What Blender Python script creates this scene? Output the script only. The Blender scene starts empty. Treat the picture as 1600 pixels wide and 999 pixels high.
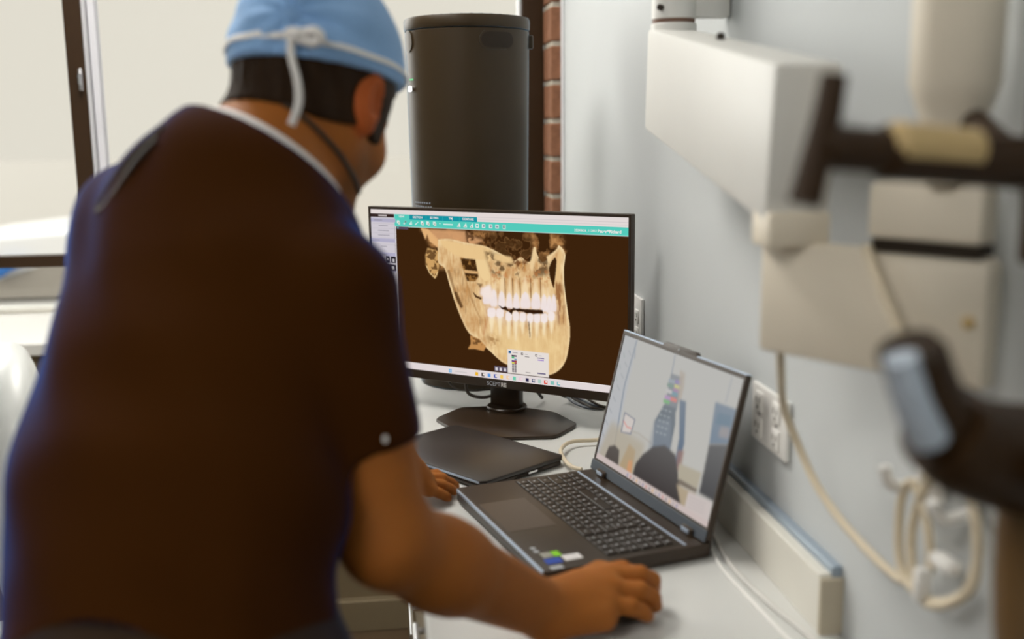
import bpy, bmesh, math, random
import numpy as np
from mathutils import Matrix, Vector

# ------------------------------------------------------------------ camera, sky, sun, exposure
S = bpy.context.scene
COL = S.collection
FPX, PITCH, ROLL, YAW, CAMZ = 1648.1, .1796, -.0118, .1235, 1.343      # image taken as 1600 x 999
def _axes():
    cp, sp = math.cos(PITCH), math.sin(PITCH)
    f, u, r = Vector((0, cp, -sp)), Vector((0, sp, cp)), Vector((1, 0, 0))
    cr, sr = math.cos(ROLL), math.sin(ROLL)
    r, u = r*cr+u*sr, u*cr-r*sr
    M = Matrix.Rotation(-YAW, 3, 'Z')
    return M@r, M@u, M@f
_r, _u, _f = _axes()
cam = bpy.data.cameras.new('camera')
cam.sensor_width = 36
cam.lens = 36*FPX/1600
cam.clip_start = .05
cam.clip_end = 300
cam.dof.use_dof = True
cam.dof.focus_distance = 2.02
cam.dof.aperture_fstop = 2.1
camo = bpy.data.objects.new('camera', cam)
COL.objects.link(camo)
camo.matrix_world = Matrix(((_r.x, _u.x, -_f.x, 0), (_r.y, _u.y, -_f.y, 0), (_r.z, _u.z, -_f.z, CAMZ), (0, 0, 0, 1)))
S.camera = camo

S.view_settings.view_transform = 'Standard'
S.view_settings.look = 'None'
S.view_settings.gamma = 1
S.view_settings.use_curve_mapping = False
S.view_settings.exposure = 0.0

SKY_LOW, SKY_HIGH = (.825, .770, .680, 1), (3.2, 3.2, 3.15, 1)
w = bpy.data.worlds.new('hazy_sky')
S.world = w
w.use_nodes = True
nt = w.node_tree
nt.nodes.clear()
tc = nt.nodes.new('ShaderNodeTexCoord')
sx = nt.nodes.new('ShaderNodeSeparateXYZ')
cr = nt.nodes.new('ShaderNodeValToRGB')
cr.color_ramp.elements[0].position = .22
cr.color_ramp.elements[0].color = SKY_LOW
cr.color_ramp.elements[1].position = 1.0
cr.color_ramp.elements[1].color = SKY_HIGH
bg = nt.nodes.new('ShaderNodeBackground')
bg.inputs['Strength'].default_value = 1.0
wo = nt.nodes.new('ShaderNodeOutputWorld')
nt.links.new(tc.outputs['Generated'], sx.inputs[0])
nt.links.new(sx.outputs['Z'], cr.inputs[0])
nt.links.new(cr.outputs[0], bg.inputs[0])
nt.links.new(bg.outputs[0], wo.inputs[0])

SUN_DIR = Vector((-.70, .66, .24)).normalized()                         # towards the sun
sl = bpy.data.lights.new('sun', 'SUN')
sl.energy = 3.5
sl.color = (1, .97, .93)
sl.angle = math.radians(48)
sun = bpy.data.objects.new('sun', sl)
COL.objects.link(sun)
sun.rotation_euler = SUN_DIR.to_track_quat('Z', 'Y').to_euler()
sun.location = (-4, 6, 5)
FILL = 10.0                                                              # strength of the unseen fill panels

# ------------------------------------------------------------------ materials
def srgb(r, g, b):
    f = lambda c: (c/255/12.92 if c/255 <= .04045 else ((c/255+.055)/1.055)**2.4)
    return (f(r), f(g), f(b), 1)
def mat(name, col, rough=.5, metal=0, spec=.5, var=.06, scale=30, bump=0, bscale=200, sheen=0, sheen_tint=(1, 1, 1, 1), sheen_rough=.4, coat=0, sss=0, trans=0):
    m = bpy.data.materials.new(name)
    m.use_nodes = True
    n = m.node_tree
    p = n.nodes['Principled BSDF']
    c = tuple(col[:3])+(1,)
    no = n.nodes.new('ShaderNodeTexNoise')
    no.inputs['Scale'].default_value = scale
    no.inputs['Detail'].default_value = 3
    gc = n.nodes.new('ShaderNodeTexCoord')
    n.links.new(gc.outputs['Object'], no.inputs['Vector'])
    mx = n.nodes.new('ShaderNodeMix')
    mx.data_type = 'RGBA'
    mx.inputs['A'].default_value = tuple(x*(1-var) for x in c[:3])+(1,)
    mx.inputs['B'].default_value = tuple(min(1, x*(1+var)) for x in c[:3])+(1,)
    n.links.new(no.outputs['Fac'], mx.inputs['Factor'])
    n.links.new(mx.outputs['Result'], p.inputs['Base Color'])
    p.inputs['Roughness'].default_value = rough
    p.inputs['Metallic'].default_value = metal
    p.inputs['Specular IOR Level'].default_value = spec
    p.inputs['Sheen Weight'].default_value = sheen
    p.inputs['Sheen Tint'].default_value = sheen_tint
    p.inputs['Sheen Roughness'].default_value = sheen_rough
    p.inputs['Coat Weight'].default_value = coat
    if sss:
        p.inputs['Subsurface Weight'].default_value = sss
        p.inputs['Subsurface Radius'].default_value = (.012, .004, .002)
        p.inputs['Subsurface Scale'].default_value = 1
    if trans:
        p.inputs['Transmission Weight'].default_value = trans
    if bump:
        n2 = n.nodes.new('ShaderNodeTexNoise')
        n2.inputs['Scale'].default_value = bscale
        n.links.new(gc.outputs['Object'], n2.inputs['Vector'])
        bp = n.nodes.new('ShaderNodeBump')
        bp.inputs['Strength'].default_value = bump
        bp.inputs['Distance'].default_value = .002
        n.links.new(n2.outputs['Fac'], bp.inputs['Height'])
        n.links.new(bp.outputs['Normal'], p.inputs['Normal'])
    return m
def emat(name, col, strength=1.0, attr=None):
    m = bpy.data.materials.new(name)
    m.use_nodes = True
    n = m.node_tree
    n.nodes.clear()
    e = n.nodes.new('ShaderNodeEmission')
    e.inputs[0].default_value = tuple(col[:3])+(1,)
    e.inputs[1].default_value = strength
    o = n.nodes.new('ShaderNodeOutputMaterial')
    if attr:
        a = n.nodes.new('ShaderNodeAttribute')
        a.attribute_name = attr
        n.links.new(a.outputs['Color'], e.inputs[0])
    n.links.new(e.outputs[0], o.inputs[0])
    return m
def glassmat(name):
    m = bpy.data.materials.new(name)
    m.use_nodes = True
    n = m.node_tree
    n.nodes.clear()
    t = n.nodes.new('ShaderNodeBsdfTransparent')
    t.inputs[0].default_value = (.97, .98, .97, 1)
    g = n.nodes.new('ShaderNodeBsdfGlossy')
    g.inputs['Roughness'].default_value = .02
    fr = n.nodes.new('ShaderNodeFresnel')
    fr.inputs[0].default_value = 1.3
    mx = n.nodes.new('ShaderNodeMixShader')
    o = n.nodes.new('ShaderNodeOutputMaterial')
    n.links.new(fr.outputs[0], mx.inputs[0])
    n.links.new(t.outputs[0], mx.inputs[1])
    n.links.new(g.outputs[0], mx.inputs[2])
    n.links.new(mx.outputs[0], o.inputs[0])
    return m

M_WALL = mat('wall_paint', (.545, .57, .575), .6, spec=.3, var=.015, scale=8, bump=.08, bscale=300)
M_WALL_B = mat('wall_paint_backlit', (.24, .185, .11), .65, spec=.3, var=.03, scale=8)  # base darkened so the backlit shade sits in the paint
M_CEIL = mat('ceiling_paint', (.8, .8, .78), .8, var=.02)
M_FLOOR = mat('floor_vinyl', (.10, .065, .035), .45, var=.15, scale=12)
M_TRIM = mat('trim_paint_backlit', (.26, .205, .125), .45, var=.03)  # baseboard colour darkened along with the backlit wall
M_SILL = mat('sill_laminate', (.85, .84, .80), .3, var=.02)
M_BRONZE = mat('bronze_frame', srgb(52, 34, 15), .5, spec=.25, var=.1, scale=40)
M_TRACK = mat('white_track', (.80, .80, .82), .35, var=.03)
M_BRICK = mat('brick_clay', (.27, .125, .07), .85, spec=.2, var=.45, scale=45, bump=.6, bscale=120)
M_MORTAR = mat('mortar', (.50, .46, .38), .9, spec=.2, var=.15, scale=80, bump=.5, bscale=200)
def translucent(name, col):
    m = bpy.data.materials.new(name)
    m.use_nodes = True
    n = m.node_tree
    n.nodes.clear()
    d = n.nodes.new('ShaderNodeBsdfDiffuse')
    t = n.nodes.new('ShaderNodeBsdfTranslucent')
    d.inputs[0].default_value = t.inputs[0].default_value = col
    mx = n.nodes.new('ShaderNodeMixShader')
    mx.inputs[0].default_value = .5
    o = n.nodes.new('ShaderNodeOutputMaterial')
    n.links.new(d.outputs[0], mx.inputs[1])
    n.links.new(t.outputs[0], mx.inputs[2])
    n.links.new(mx.outputs[0], o.inputs[0])
    return m
M_VINYL = translucent('milky_vinyl', (.9, .9, .93, 1))
M_GLASS = glassmat('window_glass')
M_DESK = mat('desk_laminate', (.64, .645, .625), .33, spec=.45, var=.02, scale=6)
M_CAB = mat('cabinet_laminate', (.50, .44, .33), .4, var=.04)
M_CHROME = mat('chrome', (.72, .72, .74), .15, 1, var=.05)
M_SPLASH = mat('splash_laminate', (.72, .70, .63), .35, var=.02)
M_SPLASHTRIM = mat('splash_trim', (.33, .40, .48), .3, .3, var=.05)
M_BLACK = mat('black_plastic', (.034, .018, .006), .42, spec=.35, var=.1, scale=60, bump=.15, bscale=900)
M_BLACKS = mat('black_satin', (.030, .017, .008), .32, spec=.45, var=.1, scale=60)
M_PURI = mat('purifier_shell', (.034, .0185, .003), .45, spec=.4, var=.05, scale=20, sheen=.8, sheen_tint=(.5, .75, 1, 1), sheen_rough=.22)
M_DARK = mat('dark_recess', (.022, .014, .007), .6, spec=.3, var=.05)
M_LAP = mat('laptop_shell', (.034, .020, .010), .38, spec=.5, var=.08, scale=40, bump=.05, bscale=1500)
M_LAPEDGE = mat('laptop_edge', (.45, .54, .68), .28, .5, var=.05)
M_KEY = mat('key_cap', (.020, .012, .007), .42, spec=.5, var=.1)
M_LEGEND = mat('key_legend', (.38, .40, .42), .5, var=.1)
M_PLATE = mat('outlet_plastic', (.82, .81, .78), .35, var=.02)
M_CREAM = mat('unit_enamel', (.74, .735, .70), .38, spec=.5, var=.03, scale=10)
M_BEIGE = mat('unit_beige', (.78, .71, .585), .45, var=.04, scale=12)
M_TAN = mat('tan_sleeve', (.58, .42, .19), .4, var=.06)
M_DKARM = mat('arm_black', (.033, .014, .002), .5, spec=.25, var=.1)
M_PALEBLUE = mat('pale_blue_gloss', (.50, .58, .68), .2, .2, spec=.7, var=.1)
M_CORD = mat('cream_cord', (.66, .57, .42), .45, var=.05)
M_CORDG = mat('grey_cord', (.62, .61, .58), .4, var=.05)
M_CORDB = mat('black_cord', (.035, .024, .014), .35, spec=.6, var=.1)
M_CHAIR = mat('chair_vinyl', (.66, .68, .66), .35, spec=.5, var=.03)
M_SKIN = mat('skin', (.34, .115, .022), .55, spec=.14, var=.10, scale=25, bump=.12, bscale=350, sss=.12)
M_EAR = mat('skin_flushed', (.55, .20, .10), .5, var=.1, sss=.2)
M_SCRUB = mat('scrub_cotton', (.044, .0135, .0012), .85, spec=.05, var=.08, scale=9, bump=.15, bscale=900, sheen=.7, sheen_tint=(.008, .15, .65, 1), sheen_rough=.28)
M_PANTS = mat('scrub_trousers', (.034, .019, .009), .85, spec=.15, var=.08, scale=9, sheen=.3, sheen_tint=(.2, .4, .9, 1))
M_CAP = mat('cap_cotton', (.25, .44, .74), .8, spec=.2, var=.10, scale=30, bump=.2, bscale=600, sheen=.3, sheen_tint=(.7, .85, 1, 1))
M_WHITE = mat('white_cotton', (.80, .78, .76), .7, spec=.2, var=.04)
M_HAIR = mat('dark_hair', (.022, .010, .003), .6, spec=.12, var=.35, scale=120, bump=.8, bscale=250)
M_LANYARD = mat('lanyard_cord', (.03, .018, .01), .6)
M_SHOE = mat('shoe_leather', (.03, .02, .015), .4)
M_ASPHALT = mat('pale_lot', (.285, .262, .228), .9, var=.05, scale=2)
M_CARW = mat('car_white', (.80, .79, .78), .25, spec=.5, coat=.5, var=.01)
M_CARGLASS = mat('car_glass', (.34, .31, .27), .12, spec=.6, var=.05)
M_CARBLUE = mat('car_blue', (.02, .16, .52), .35, var=.05)
M_CARDARK = mat('car_dark', (.03, .025, .02), .5)

# ------------------------------------------------------------------ geometry helpers
def rotz(a): return Matrix.Rotation(a, 4, 'Z')
def frame(o, ex, ey, ez):
    return Matrix(((ex[0], ey[0], ez[0], o[0]), (ex[1], ey[1], ez[1], o[1]), (ex[2], ey[2], ez[2], o[2]), (0, 0, 0, 1)))
def g_bm(bm):
    bm.verts.index_update()
    r = ([v.co.copy() for v in bm.verts], [[v.index for v in f.verts] for f in bm.faces])
    bm.free()
    return r
def box(c, s, M=None, bev=0, seg=2):
    bm = bmesh.new()
    bmesh.ops.create_cube(bm, size=1)
    for v in bm.verts: v.co = Vector((v.co.x*s[0]+c[0], v.co.y*s[1]+c[1], v.co.z*s[2]+c[2]))
    if bev: bmesh.ops.bevel(bm, geom=list(bm.edges), offset=bev, segments=seg, profile=.5, affect='EDGES')
    return xf(g_bm(bm), M)
def bb(x0, x1, y0, y1, z0, z1, bev=0, M=None, seg=2):
    return box(((x0+x1)/2, (y0+y1)/2, (z0+z1)/2), (x1-x0, y1-y0, z1-z0), M, bev, seg)
def xf(g, M):
    if M is None: return g
    return ([M@Vector(v) for v in g[0]], g[1])
def prism(poly, z0, z1, M=None, bev=0, seg=2):
    bm = bmesh.new()
    a = [bm.verts.new((x, y, z0)) for x, y in poly]
    b = [bm.verts.new((x, y, z1)) for x, y in poly]
    n = len(poly)
    bm.faces.new(a[::-1])
    top = bm.faces.new(b)
    for i in range(n): bm.faces.new((a[i], a[(i+1) % n], b[(i+1) % n], b[i]))
    bmesh.ops.recalc_face_normals(bm, faces=list(bm.faces))
    if bev: bmesh.ops.bevel(bm, geom=[e for e in bm.edges if all(v in a for v in e.verts) or all(v in b for v in e.verts)], offset=bev, segments=seg, profile=.5, affect='EDGES')
    return xf(g_bm(bm), M)
def lathe(prof, n=40, M=None):
    V, F = [], []
    for r, z in prof:
        for i in range(n):
            t = 2*math.pi*i/n
            V.append(Vector((max(r, 1e-5)*math.cos(t), max(r, 1e-5)*math.sin(t), z)))
    k = len(prof)
    for j in range(k-1):
        for i in range(n):
            F.append([j*n+i, j*n+(i+1) % n, (j+1)*n+(i+1) % n, (j+1)*n+i])
    F.append([i for i in range(n)][::-1])
    F.append([(k-1)*n+i for i in range(n)])
    return xf((V, F), M)
def along(a, b):
    a, b = Vector(a), Vector(b)
    return Matrix.Translation(a)@(b-a).to_track_quat('Z', 'Y').to_matrix().to_4x4()
def cyl(a, b, r, r2=None, n=24, bev=0):
    L = (Vector(b)-Vector(a)).length
    r2 = r if r2 is None else r2
    pr = [(r-bev, 0), (r, bev), (r2, L-bev), (r2-bev, L)] if bev else [(r, 0), (r2, L)]
    return lathe(pr, n, along(a, b))
def catmull(P, k=8):
    P = [Vector(p) for p in P]
    Q = [P[0]*2-P[1]]+P+[P[-1]*2-P[-2]]
    out = []
    for i in range(1, len(Q)-2):
        a, b, c, d = Q[i-1:i+3]
        for j in range(k):
            t = j/k
            out.append(.5*((2*b)+(c-a)*t+(2*a-5*b+4*c-d)*t*t+(3*b-a-3*c+d)*t**3))
    out.append(P[-1])
    return out
def tube(P, r, n=10, k=8, smooth=True, flat=1.0):
    P = catmull(P, k) if smooth else [Vector(p) for p in P]
    m = len(P)
    rr = r if callable(r) else (lambda t: r)
    V, F = [], []
    up = None
    for i, p in enumerate(P):
        t = (P[min(i+1, m-1)]-P[max(i-1, 0)]).normalized()
        if up is None:
            up = t.orthogonal().normalized()
        up = (up-t*up.dot(t)).normalized()
        s = t.cross(up)
        R = rr(i/(m-1))
        for j in range(n):
            a = 2*math.pi*j/n
            V.append(p+up*(R*math.cos(a))+s*(R*flat*math.sin(a)))
    for i in range(m-1):
        for j in range(n):
            F.append([i*n+j, i*n+(j+1) % n, (i+1)*n+(j+1) % n, (i+1)*n+j])
    F.append(list(range(n))[::-1])
    F.append([(m-1)*n+j for j in range(n)])
    return (V, F)
def mesh_of(name, geos, m, smooth=False):
    V, F = [], []
    for v, f in geos:
        o = len(V)
        V += [tuple(x) for x in v]
        F += [[i+o for i in q] for q in f]
    me = bpy.data.meshes.new(name)
    me.from_pydata(V, [], F)
    me.materials.append(m)
    if smooth:
        me.polygons.foreach_set('use_smooth', [True]*len(me.polygons))
        try: me.set_sharp_from_angle(angle=math.radians(38))
        except Exception: pass
    me.update()
    return me
def link(name, me, parent=None):
    o = bpy.data.objects.new(name, me)
    COL.objects.link(o)
    if parent is not None:
        o.parent = parent
        o.matrix_parent_inverse = Matrix.Translation(-ORIG.get(parent.name, Vector((0, 0, 0))))
    return o
ORIG = {}
def part(name, geos, m, parent=None, smooth=False, label=None):
    o = link(name, mesh_of(name, geos, m, smooth), parent)
    if label: o['label'] = label
    return o
def thing(name, label, cat, loc, group=None):
    o = bpy.data.objects.new(name, None)
    COL.objects.link(o)
    o.location = loc
    o.empty_display_size = .05
    ORIG[o.name] = Vector(loc)
    tag(o, label, cat, group)
    return o
def tag(o, label, cat, group=None):
    o['label'] = label
    o['category'] = cat
    if group: o['group'] = group
    return o
def struct(name, geos, m, label=None, parent=None, smooth=False):
    o = part(name, geos, m, parent, smooth)
    o['kind'] = 'structure'
    if label: o['label'] = label
    return o
def text_geo(s, size, M, bold=0.0, align='LEFT', depth=0.0):
    cu = bpy.data.curves.new('lettering', 'FONT')
    cu.body = s
    cu.size = size
    cu.align_x = align
    cu.offset = bold
    cu.extrude = depth
    ob = bpy.data.objects.new('lettering', cu)
    COL.objects.link(ob)
    dg = bpy.context.evaluated_depsgraph_get()
    me = bpy.data.meshes.new_from_object(ob.evaluated_get(dg))
    g = ([v.co.copy() for v in me.vertices], [list(p.vertices) for p in me.polygons])
    bpy.data.objects.remove(ob)
    bpy.data.meshes.remove(me)
    bpy.data.curves.remove(cu)
    return xf(g, M)

def add_tone(m):
    # per-vertex skin tone: flushed ears, beard shadow
    n = m.node_tree
    p_ = n.nodes['Principled BSDF']
    src = p_.inputs['Base Color'].links[0].from_socket
    a = n.nodes.new('ShaderNodeAttribute')
    a.attribute_name = 'tone'
    mx = n.nodes.new('ShaderNodeMix')
    mx.data_type = 'RGBA'
    mx.blend_type = 'MULTIPLY'
    mx.inputs['Factor'].default_value = 1
    n.links.new(src, mx.inputs['A'])
    n.links.new(a.outputs['Color'], mx.inputs['B'])
    n.links.new(mx.outputs['Result'], p_.inputs['Base Color'])
add_tone(M_SKIN)

# ------------------------------------------------------------------ the setting
DZ = .75                                                                # desk height
XW = .525                                                               # right wall
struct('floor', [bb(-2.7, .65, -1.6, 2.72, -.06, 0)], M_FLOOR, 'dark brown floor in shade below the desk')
struct('ceiling', [bb(-2.82, .65, -1.72, 3.3, 2.6, 2.7)], M_CEIL)
struct('wall_right', [bb(XW, .65, -1.6, 3.007, 0, 2.6)], M_WALL, 'smooth pale wall running back beside the desk')
struct('wall_left', [bb(-2.82, -2.7, -1.72, 3.3, 0, 2.6)], M_WALL)
struct('wall_near', [bb(-2.7, .65, -1.72, -1.6, 0, 2.6)], M_WALL)
struct('wall_back', [bb(-2.7, .65, 2.72, 3.3, -.06, .80), bb(-2.7, .65, 3.167, 3.3, 2.45, 2.6)], M_WALL_B, 'beige wall below the window, darkened in its paint for backlit shade')
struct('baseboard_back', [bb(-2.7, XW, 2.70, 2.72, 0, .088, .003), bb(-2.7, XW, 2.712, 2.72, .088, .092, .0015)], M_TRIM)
struct('trim_1', [bb(XW-.006, XW, 2.975, 3.0075, .836, 2.6, .002)], M_TRACK, 'white corner bead where the wall meets the brick')
struct('trim_2', [bb(-2.7, .491, 2.675, 3.165, .80, .835, .006)], M_SILL, 'deep white window sill')
# brick pier between the wall and the window: recessed mortar core, each brick a piece
pier = struct('wall_brick', [bb(.497, .60, 3.013, 3.165, .835, 2.6)], M_MORTAR, 'narrow red brick pier beside the window')
random.seed(4)
kb = [mesh_of('brick', [bb(-.052, .052, -.08, .08, -.0465, .0465, .004, seg=1)], M_BRICK) for i in range(1)]
zc = .835+.046
while zc < 2.6-.04:
    o = link('brick', kb[0], pier)
    o.location = (.491+.052+random.uniform(-.0015, .0015), 3.007+.08+random.uniform(-.0015, .0015), zc)
    o.rotation_euler = (0, 0, random.uniform(-.006, .006))
    zc += .1068

WY = 3.17
win = struct('window_1', [bb(-2.7, .492, WY-.03, WY+.04, 2.42, 2.45, .003)], M_BRONZE, 'large bright window in a dark bronze frame')
PX = [(-2.70, -2.65), (-.847, -.799), (.429, .492)]
part('bottom_rail', [bb(-2.65, .429, WY-.03, WY+.04, .835, .847, .003)], M_SPLASH, win)
for a, b in PX: part('window_post', [bb(a, b, WY-.035, WY+.045, .865, 2.42, .003)], M_BRONZE, win)
for (a, b) in ((-2.65, -.847), (-.767, .429)):
    part('window_rail', [bb(a, b, WY-.028, WY+.03, .966, .999, .003)], M_BRONZE, win)
    part('pane', [bb(a, b, WY+.002, WY+.008, .999, 2.42)], M_GLASS, win)
    part('pane', [bb(a, b, WY+.002, WY+.008, .847, .966)], M_GLASS, win)
part('shade_track', [bb(-.799, -.789, WY-.03, WY+.03, .865, 2.42, .002), bb(-.785, -.767, WY-.02, WY+.03, .865, 2.42, .002)], M_VINYL, win, label='white shade track beside the dark post')
part('shade_track', [bb(.420, .429, WY-.02, WY+.03, .865, 2.42, .002)], M_TRACK, win)
part('latch', [bb(-.815, -.805, WY-.052, WY-.034, 1.458, 1.52, .003), cyl((-.808, WY-.06, 1.475), (-.808, WY-.06, 1.505), .006, n=12, bev=.002)], M_CHROME, win, True, 'small metal latch')

# outside the window
struct('ground', [bb(-60, 40, 3.3, 90, -.9, -.8)], M_ASPHALT, 'pale overexposed car park outside')
car = thing('car', 'white car parked outside, seen through the window at left', 'car', (-3.6, 8.8, -.8))
prof = [(-5.6, -.45), (-5.62, -.05), (-5.3, .02), (-4.5, .06), (-3.75, .42), (-3.2, .57), (-2.72, .625), (-2.2, .655), (-1.7, .63), (-1.15, .50), (-.6, .10), (-.42, .0), (-.40, -.45)]
CM = Matrix(((1, 0, 0, 0), (0, 0, 1, 8.0), (0, 1, 0, 0), (0, 0, 0, 1)))   # prism z -> world y
part('car_body', [prism(prof, 0, 1.7, CM, .05, 3)], M_CARW, car, True)
part('side_window', [prism([(-3.1, .165), (-2.95, .22), (-2.73, .31), (-2.45, .40), (-2.1, .44), (-1.75, .42), (-1.4, .3), (-1.25, .165)], -.012, .01, CM)], M_CARGLASS, car, label='grey-brown side window')
part('mirror', [prism([(-2.80, .37), (-2.72, .43), (-2.55, .455), (-2.52, .425), (-2.65, .37), (-2.75, .31)], -.09, -.02, CM, .01)], M_CARBLUE, car, True, 'bright blue mirror cap')
part('side_trim', [bb(-5.4, -.6, 7.985, 8.0, .140, .160, .004)], M_CARDARK, car)
for x in (-4.8, -1.2):
    wh = part('wheel', [cyl((x, 7.97, -.5), (x, 8.2, -.5), .30, n=32, bev=.02)], M_CARDARK, car, True)
    part('hub_cap', [cyl((x, 7.955, -.5), (x, 7.98, -.5), .18, n=24, bev=.01)], M_CHROME, wh, True)

# unseen ceiling panels added as fill light
for i, (x, y, lb) in enumerate([(-.55, 2.2, 'unseen ceiling panel added as fill nearer the window'), (-1.2, -.5, 'unseen ceiling panel added as fill behind the camera')]):
    t = thing('ceiling_fill', lb, 'light', (x, y, 2.58), 'added fill panels')
    part('frame', [bb(x-.32, x+.32, y-.62, y-.60, 2.57, 2.6), bb(x-.32, x+.32, y+.60, y+.62, 2.57, 2.6), bb(x-.32, x-.30, y-.6, y+.6, 2.57, 2.6), bb(x+.30, x+.32, y-.6, y+.6, 2.57, 2.6)], M_TRACK, t)
    part('fill_face', [bb(x-.30, x+.30, y-.60, y+.60, 2.585, 2.598)], emat('fill_panel', (1, .96, .90), FILL*(1.6 if i == 0 else 1.4)), t)

# ------------------------------------------------------------------ desk along the wall
YD0, YD1 = 1.04, 2.70
tag(part('worktop', [bb(.039, XW-.001, YD0, YD1-.002, DZ-.032, DZ, .004)], M_DESK), 'long off-white laminate worktop fitted along the wall', 'worktop')
bs = thing('backsplash', 'low cream upstand at the back of the worktop against the wall', 'backsplash', (.51, 1.9, DZ))
part('splash_board', [bb(.497, .5125, 1.108, YD1, DZ, .824, .002)], M_SPLASH, bs)
part('edge_strip', [bb(.5125, XW, 1.108, YD1, DZ, .833, .002)], M_SPLASHTRIM, bs, label='grey-blue strip along the top')
part('end_cap', [bb(.4965, XW, 1.102, 1.108, DZ, .82, .001)], M_CAB, bs, label='brown end of the upstand')
cb = thing('base_cabinet', 'beige base cabinet with chrome handles under the worktop', 'cabinet', (.28, 1.87, 0))
part('carcass', [bb(.075, XW-.004, YD0+.02, YD1-.004, .10, DZ-.033), bb(.12, XW-.004, YD0+.02, YD1-.004, 0, .10)], M_CAB, cb)
fy = YD0+.022
k = 0
while fy < 2.65:
    wdt = .44
    z1 = DZ-.036
    for (za, zb) in ((z1-.16, z1), (.105, z1-.163)):
        d = part('drawer' if za > .3 else 'cabinet_door', [bb(.057, .075, fy+.001, min(fy+wdt-.002, YD1), za, zb, .002)], M_CAB, cb)
        yc = fy+wdt/2
        zz = (zb-.035) if za > .3 else zb-.05
        part('handle', [tube([(.030, yc-.06, zz), (.030, yc+.06, zz)], .005, 12, 2), cyl((.030, yc-.045, zz), (.057, yc-.045, zz), .004, n=10), cyl((.030, yc+.045, zz), (.057, yc+.045, zz), .004, n=10)], M_CHROME, d, True)
    fy += wdt
    k += 1

# ------------------------------------------------------------------ tower air purifier
PC = (.211, 2.47)
pu = thing('air_purifier', 'tall dark cylindrical air purifier standing before the window', 'air purifier', (PC[0], PC[1], DZ))
T = Matrix.Translation((PC[0], PC[1], 0))
part('shell', [lathe([(.118, DZ), (.125, DZ+.004), (.128, DZ+.05), (.1345, 1.10), (.1405, 1.50), (.1412, 1.556), (.139, 1.558), (.12, 1.558)], 72, T)], M_PURI, pu, True)
part('lid', [lathe([(.12, 1.557), (.1415, 1.560), (.1430, 1.564), (.1430, 1.580), (.1405, 1.586), (.133, 1.587), (.131, 1.580), (.02, 1.580)], 72, T)], M_PURI, pu, True)
gr = []
for i in range(36):
    a = 2*math.pi*i/36
    gr.append(box((0, 0, 0), (.05, .005, .008), T@Matrix.Rotation(a, 4, 'Z')@Matrix.Translation((.104, 0, 1.584)), .001, 1))
o = part('grille', gr, M_DARK, pu)
o['kind'] = 'stuff'
def on_cyl(poly, ang0, zc, r0, r1, scale=1):
    # outline in (arc metres, height metres) wrapped on the purifier wall as upright strips
    xs = sorted(set(round(x, 6) for x, z in poly))
    xs = sorted(set(xs+[xs[0]+(xs[-1]-xs[0])*i/14 for i in range(15)]))
    n = len(poly)
    def span(x):
        zs = []
        for i in range(n):
            (xa, za), (xb, zb) = poly[i], poly[(i+1) % n]
            if min(xa, xb)-1e-7 <= x <= max(xa, xb)+1e-7:
                if abs(xa-xb) < 1e-7: zs += [za, zb]
                else: zs.append(za+(zb-za)*(x-xa)/(xb-xa))
        return min(zs), max(zs)
    V, F = [], []
    def pt(s, z, r):
        a = ang0+s/.14
        rr = r+.1345+(zc+z-1.10)*.015
        V.append(Vector((PC[0]+rr*math.cos(a), PC[1]+rr*math.sin(a), zc+z)))
    for x in xs:
        a, b = span(x)
        pt(x, a, r1); pt(x, b, r1); pt(x, a, r0); pt(x, b, r0)
    for i in range(len(xs)-1):
        k, m = 4*i, 4*i+4
        F += [[k, m, m+1, k+1], [k+2, m+2, m, k], [k+1, m+1, m+3, k+3]]
    F += [[0, 1, 3, 2], [4*len(xs)-4, 4*len(xs)-2, 4*len(xs)-1, 4*len(xs)-3]]
    return (V, F)
def stad(hw, hh, n=10):
    P = []
    for i in range(n+1):
        a = -math.pi/2+math.pi*i/n
        P.append((hw-hh+hh*math.cos(a), hh*math.sin(a)))
    for i in range(n+1):
        a = math.pi/2+math.pi*i/n
        P.append((-(hw-hh)+hh*math.cos(a), hh*math.sin(a)))
    return P
AC = math.atan2(-PC[1], -PC[0])                                          # towards the camera
slot = part('grip_rim', [on_cyl(stad(.044, .0205), AC+.50, 1.532, -.002, .0012)], M_PURI, pu)
part('grip_shade', [on_cyl(stad(.040, .0165), AC+.50, 1.532, -.002, .0016)], M_DARK, slot, label='dark plate painted as the shade of the carrying grip')  # raised plate, its dark colour stands for shade inside the grip
part('badge', [on_cyl([(.021*math.cos(t*math.pi/12), .024*math.sin(t*math.pi/12)) for t in range(24)], AC-1.17, 1.535, -.002, .002)], M_PURI, pu)
part('status_light', [on_cyl([(-.010, -.0015), (.010, -.0015), (.010, .0015), (-.010, .0015)], AC-1.12, 1.452, -.002, .0012)], emat('green_led', (.25, .9, .4), .9), pu, label='small green status light')
part('power_button', [on_cyl(stad(.013, .006), AC-1.13, 1.432, -.002, .003)], M_CHROME, pu, label='small silver button')
part('filter_latch', [box((0, 0, 0), (.016, .02, .03), T@Matrix.Rotation(AC+1.52, 4, 'Z')@Matrix.Translation((.143, 0, 1.535)), .004)], M_PURI, pu, True)
pf = []
for i in range(8):
    for j in range(5):
        a, z = AC-1.15+.06*i+(j % 2)*.03, 1.145+.0085*j
        rr = .1345+(z-1.10)*.015
        pf.append(lathe([(.0018, -.001), (.0018, .0006), (.001, .0010)], 8, Matrix.Translation((PC[0]+rr*math.cos(a), PC[1]+rr*math.sin(a), z))@Matrix.Rotation(a, 4, 'Z')@Matrix.Rotation(math.pi/2, 4, 'Y')))
o = part('intake_dots', pf, M_PALEBLUE, pu)
o['kind'] = 'stuff'

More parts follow.
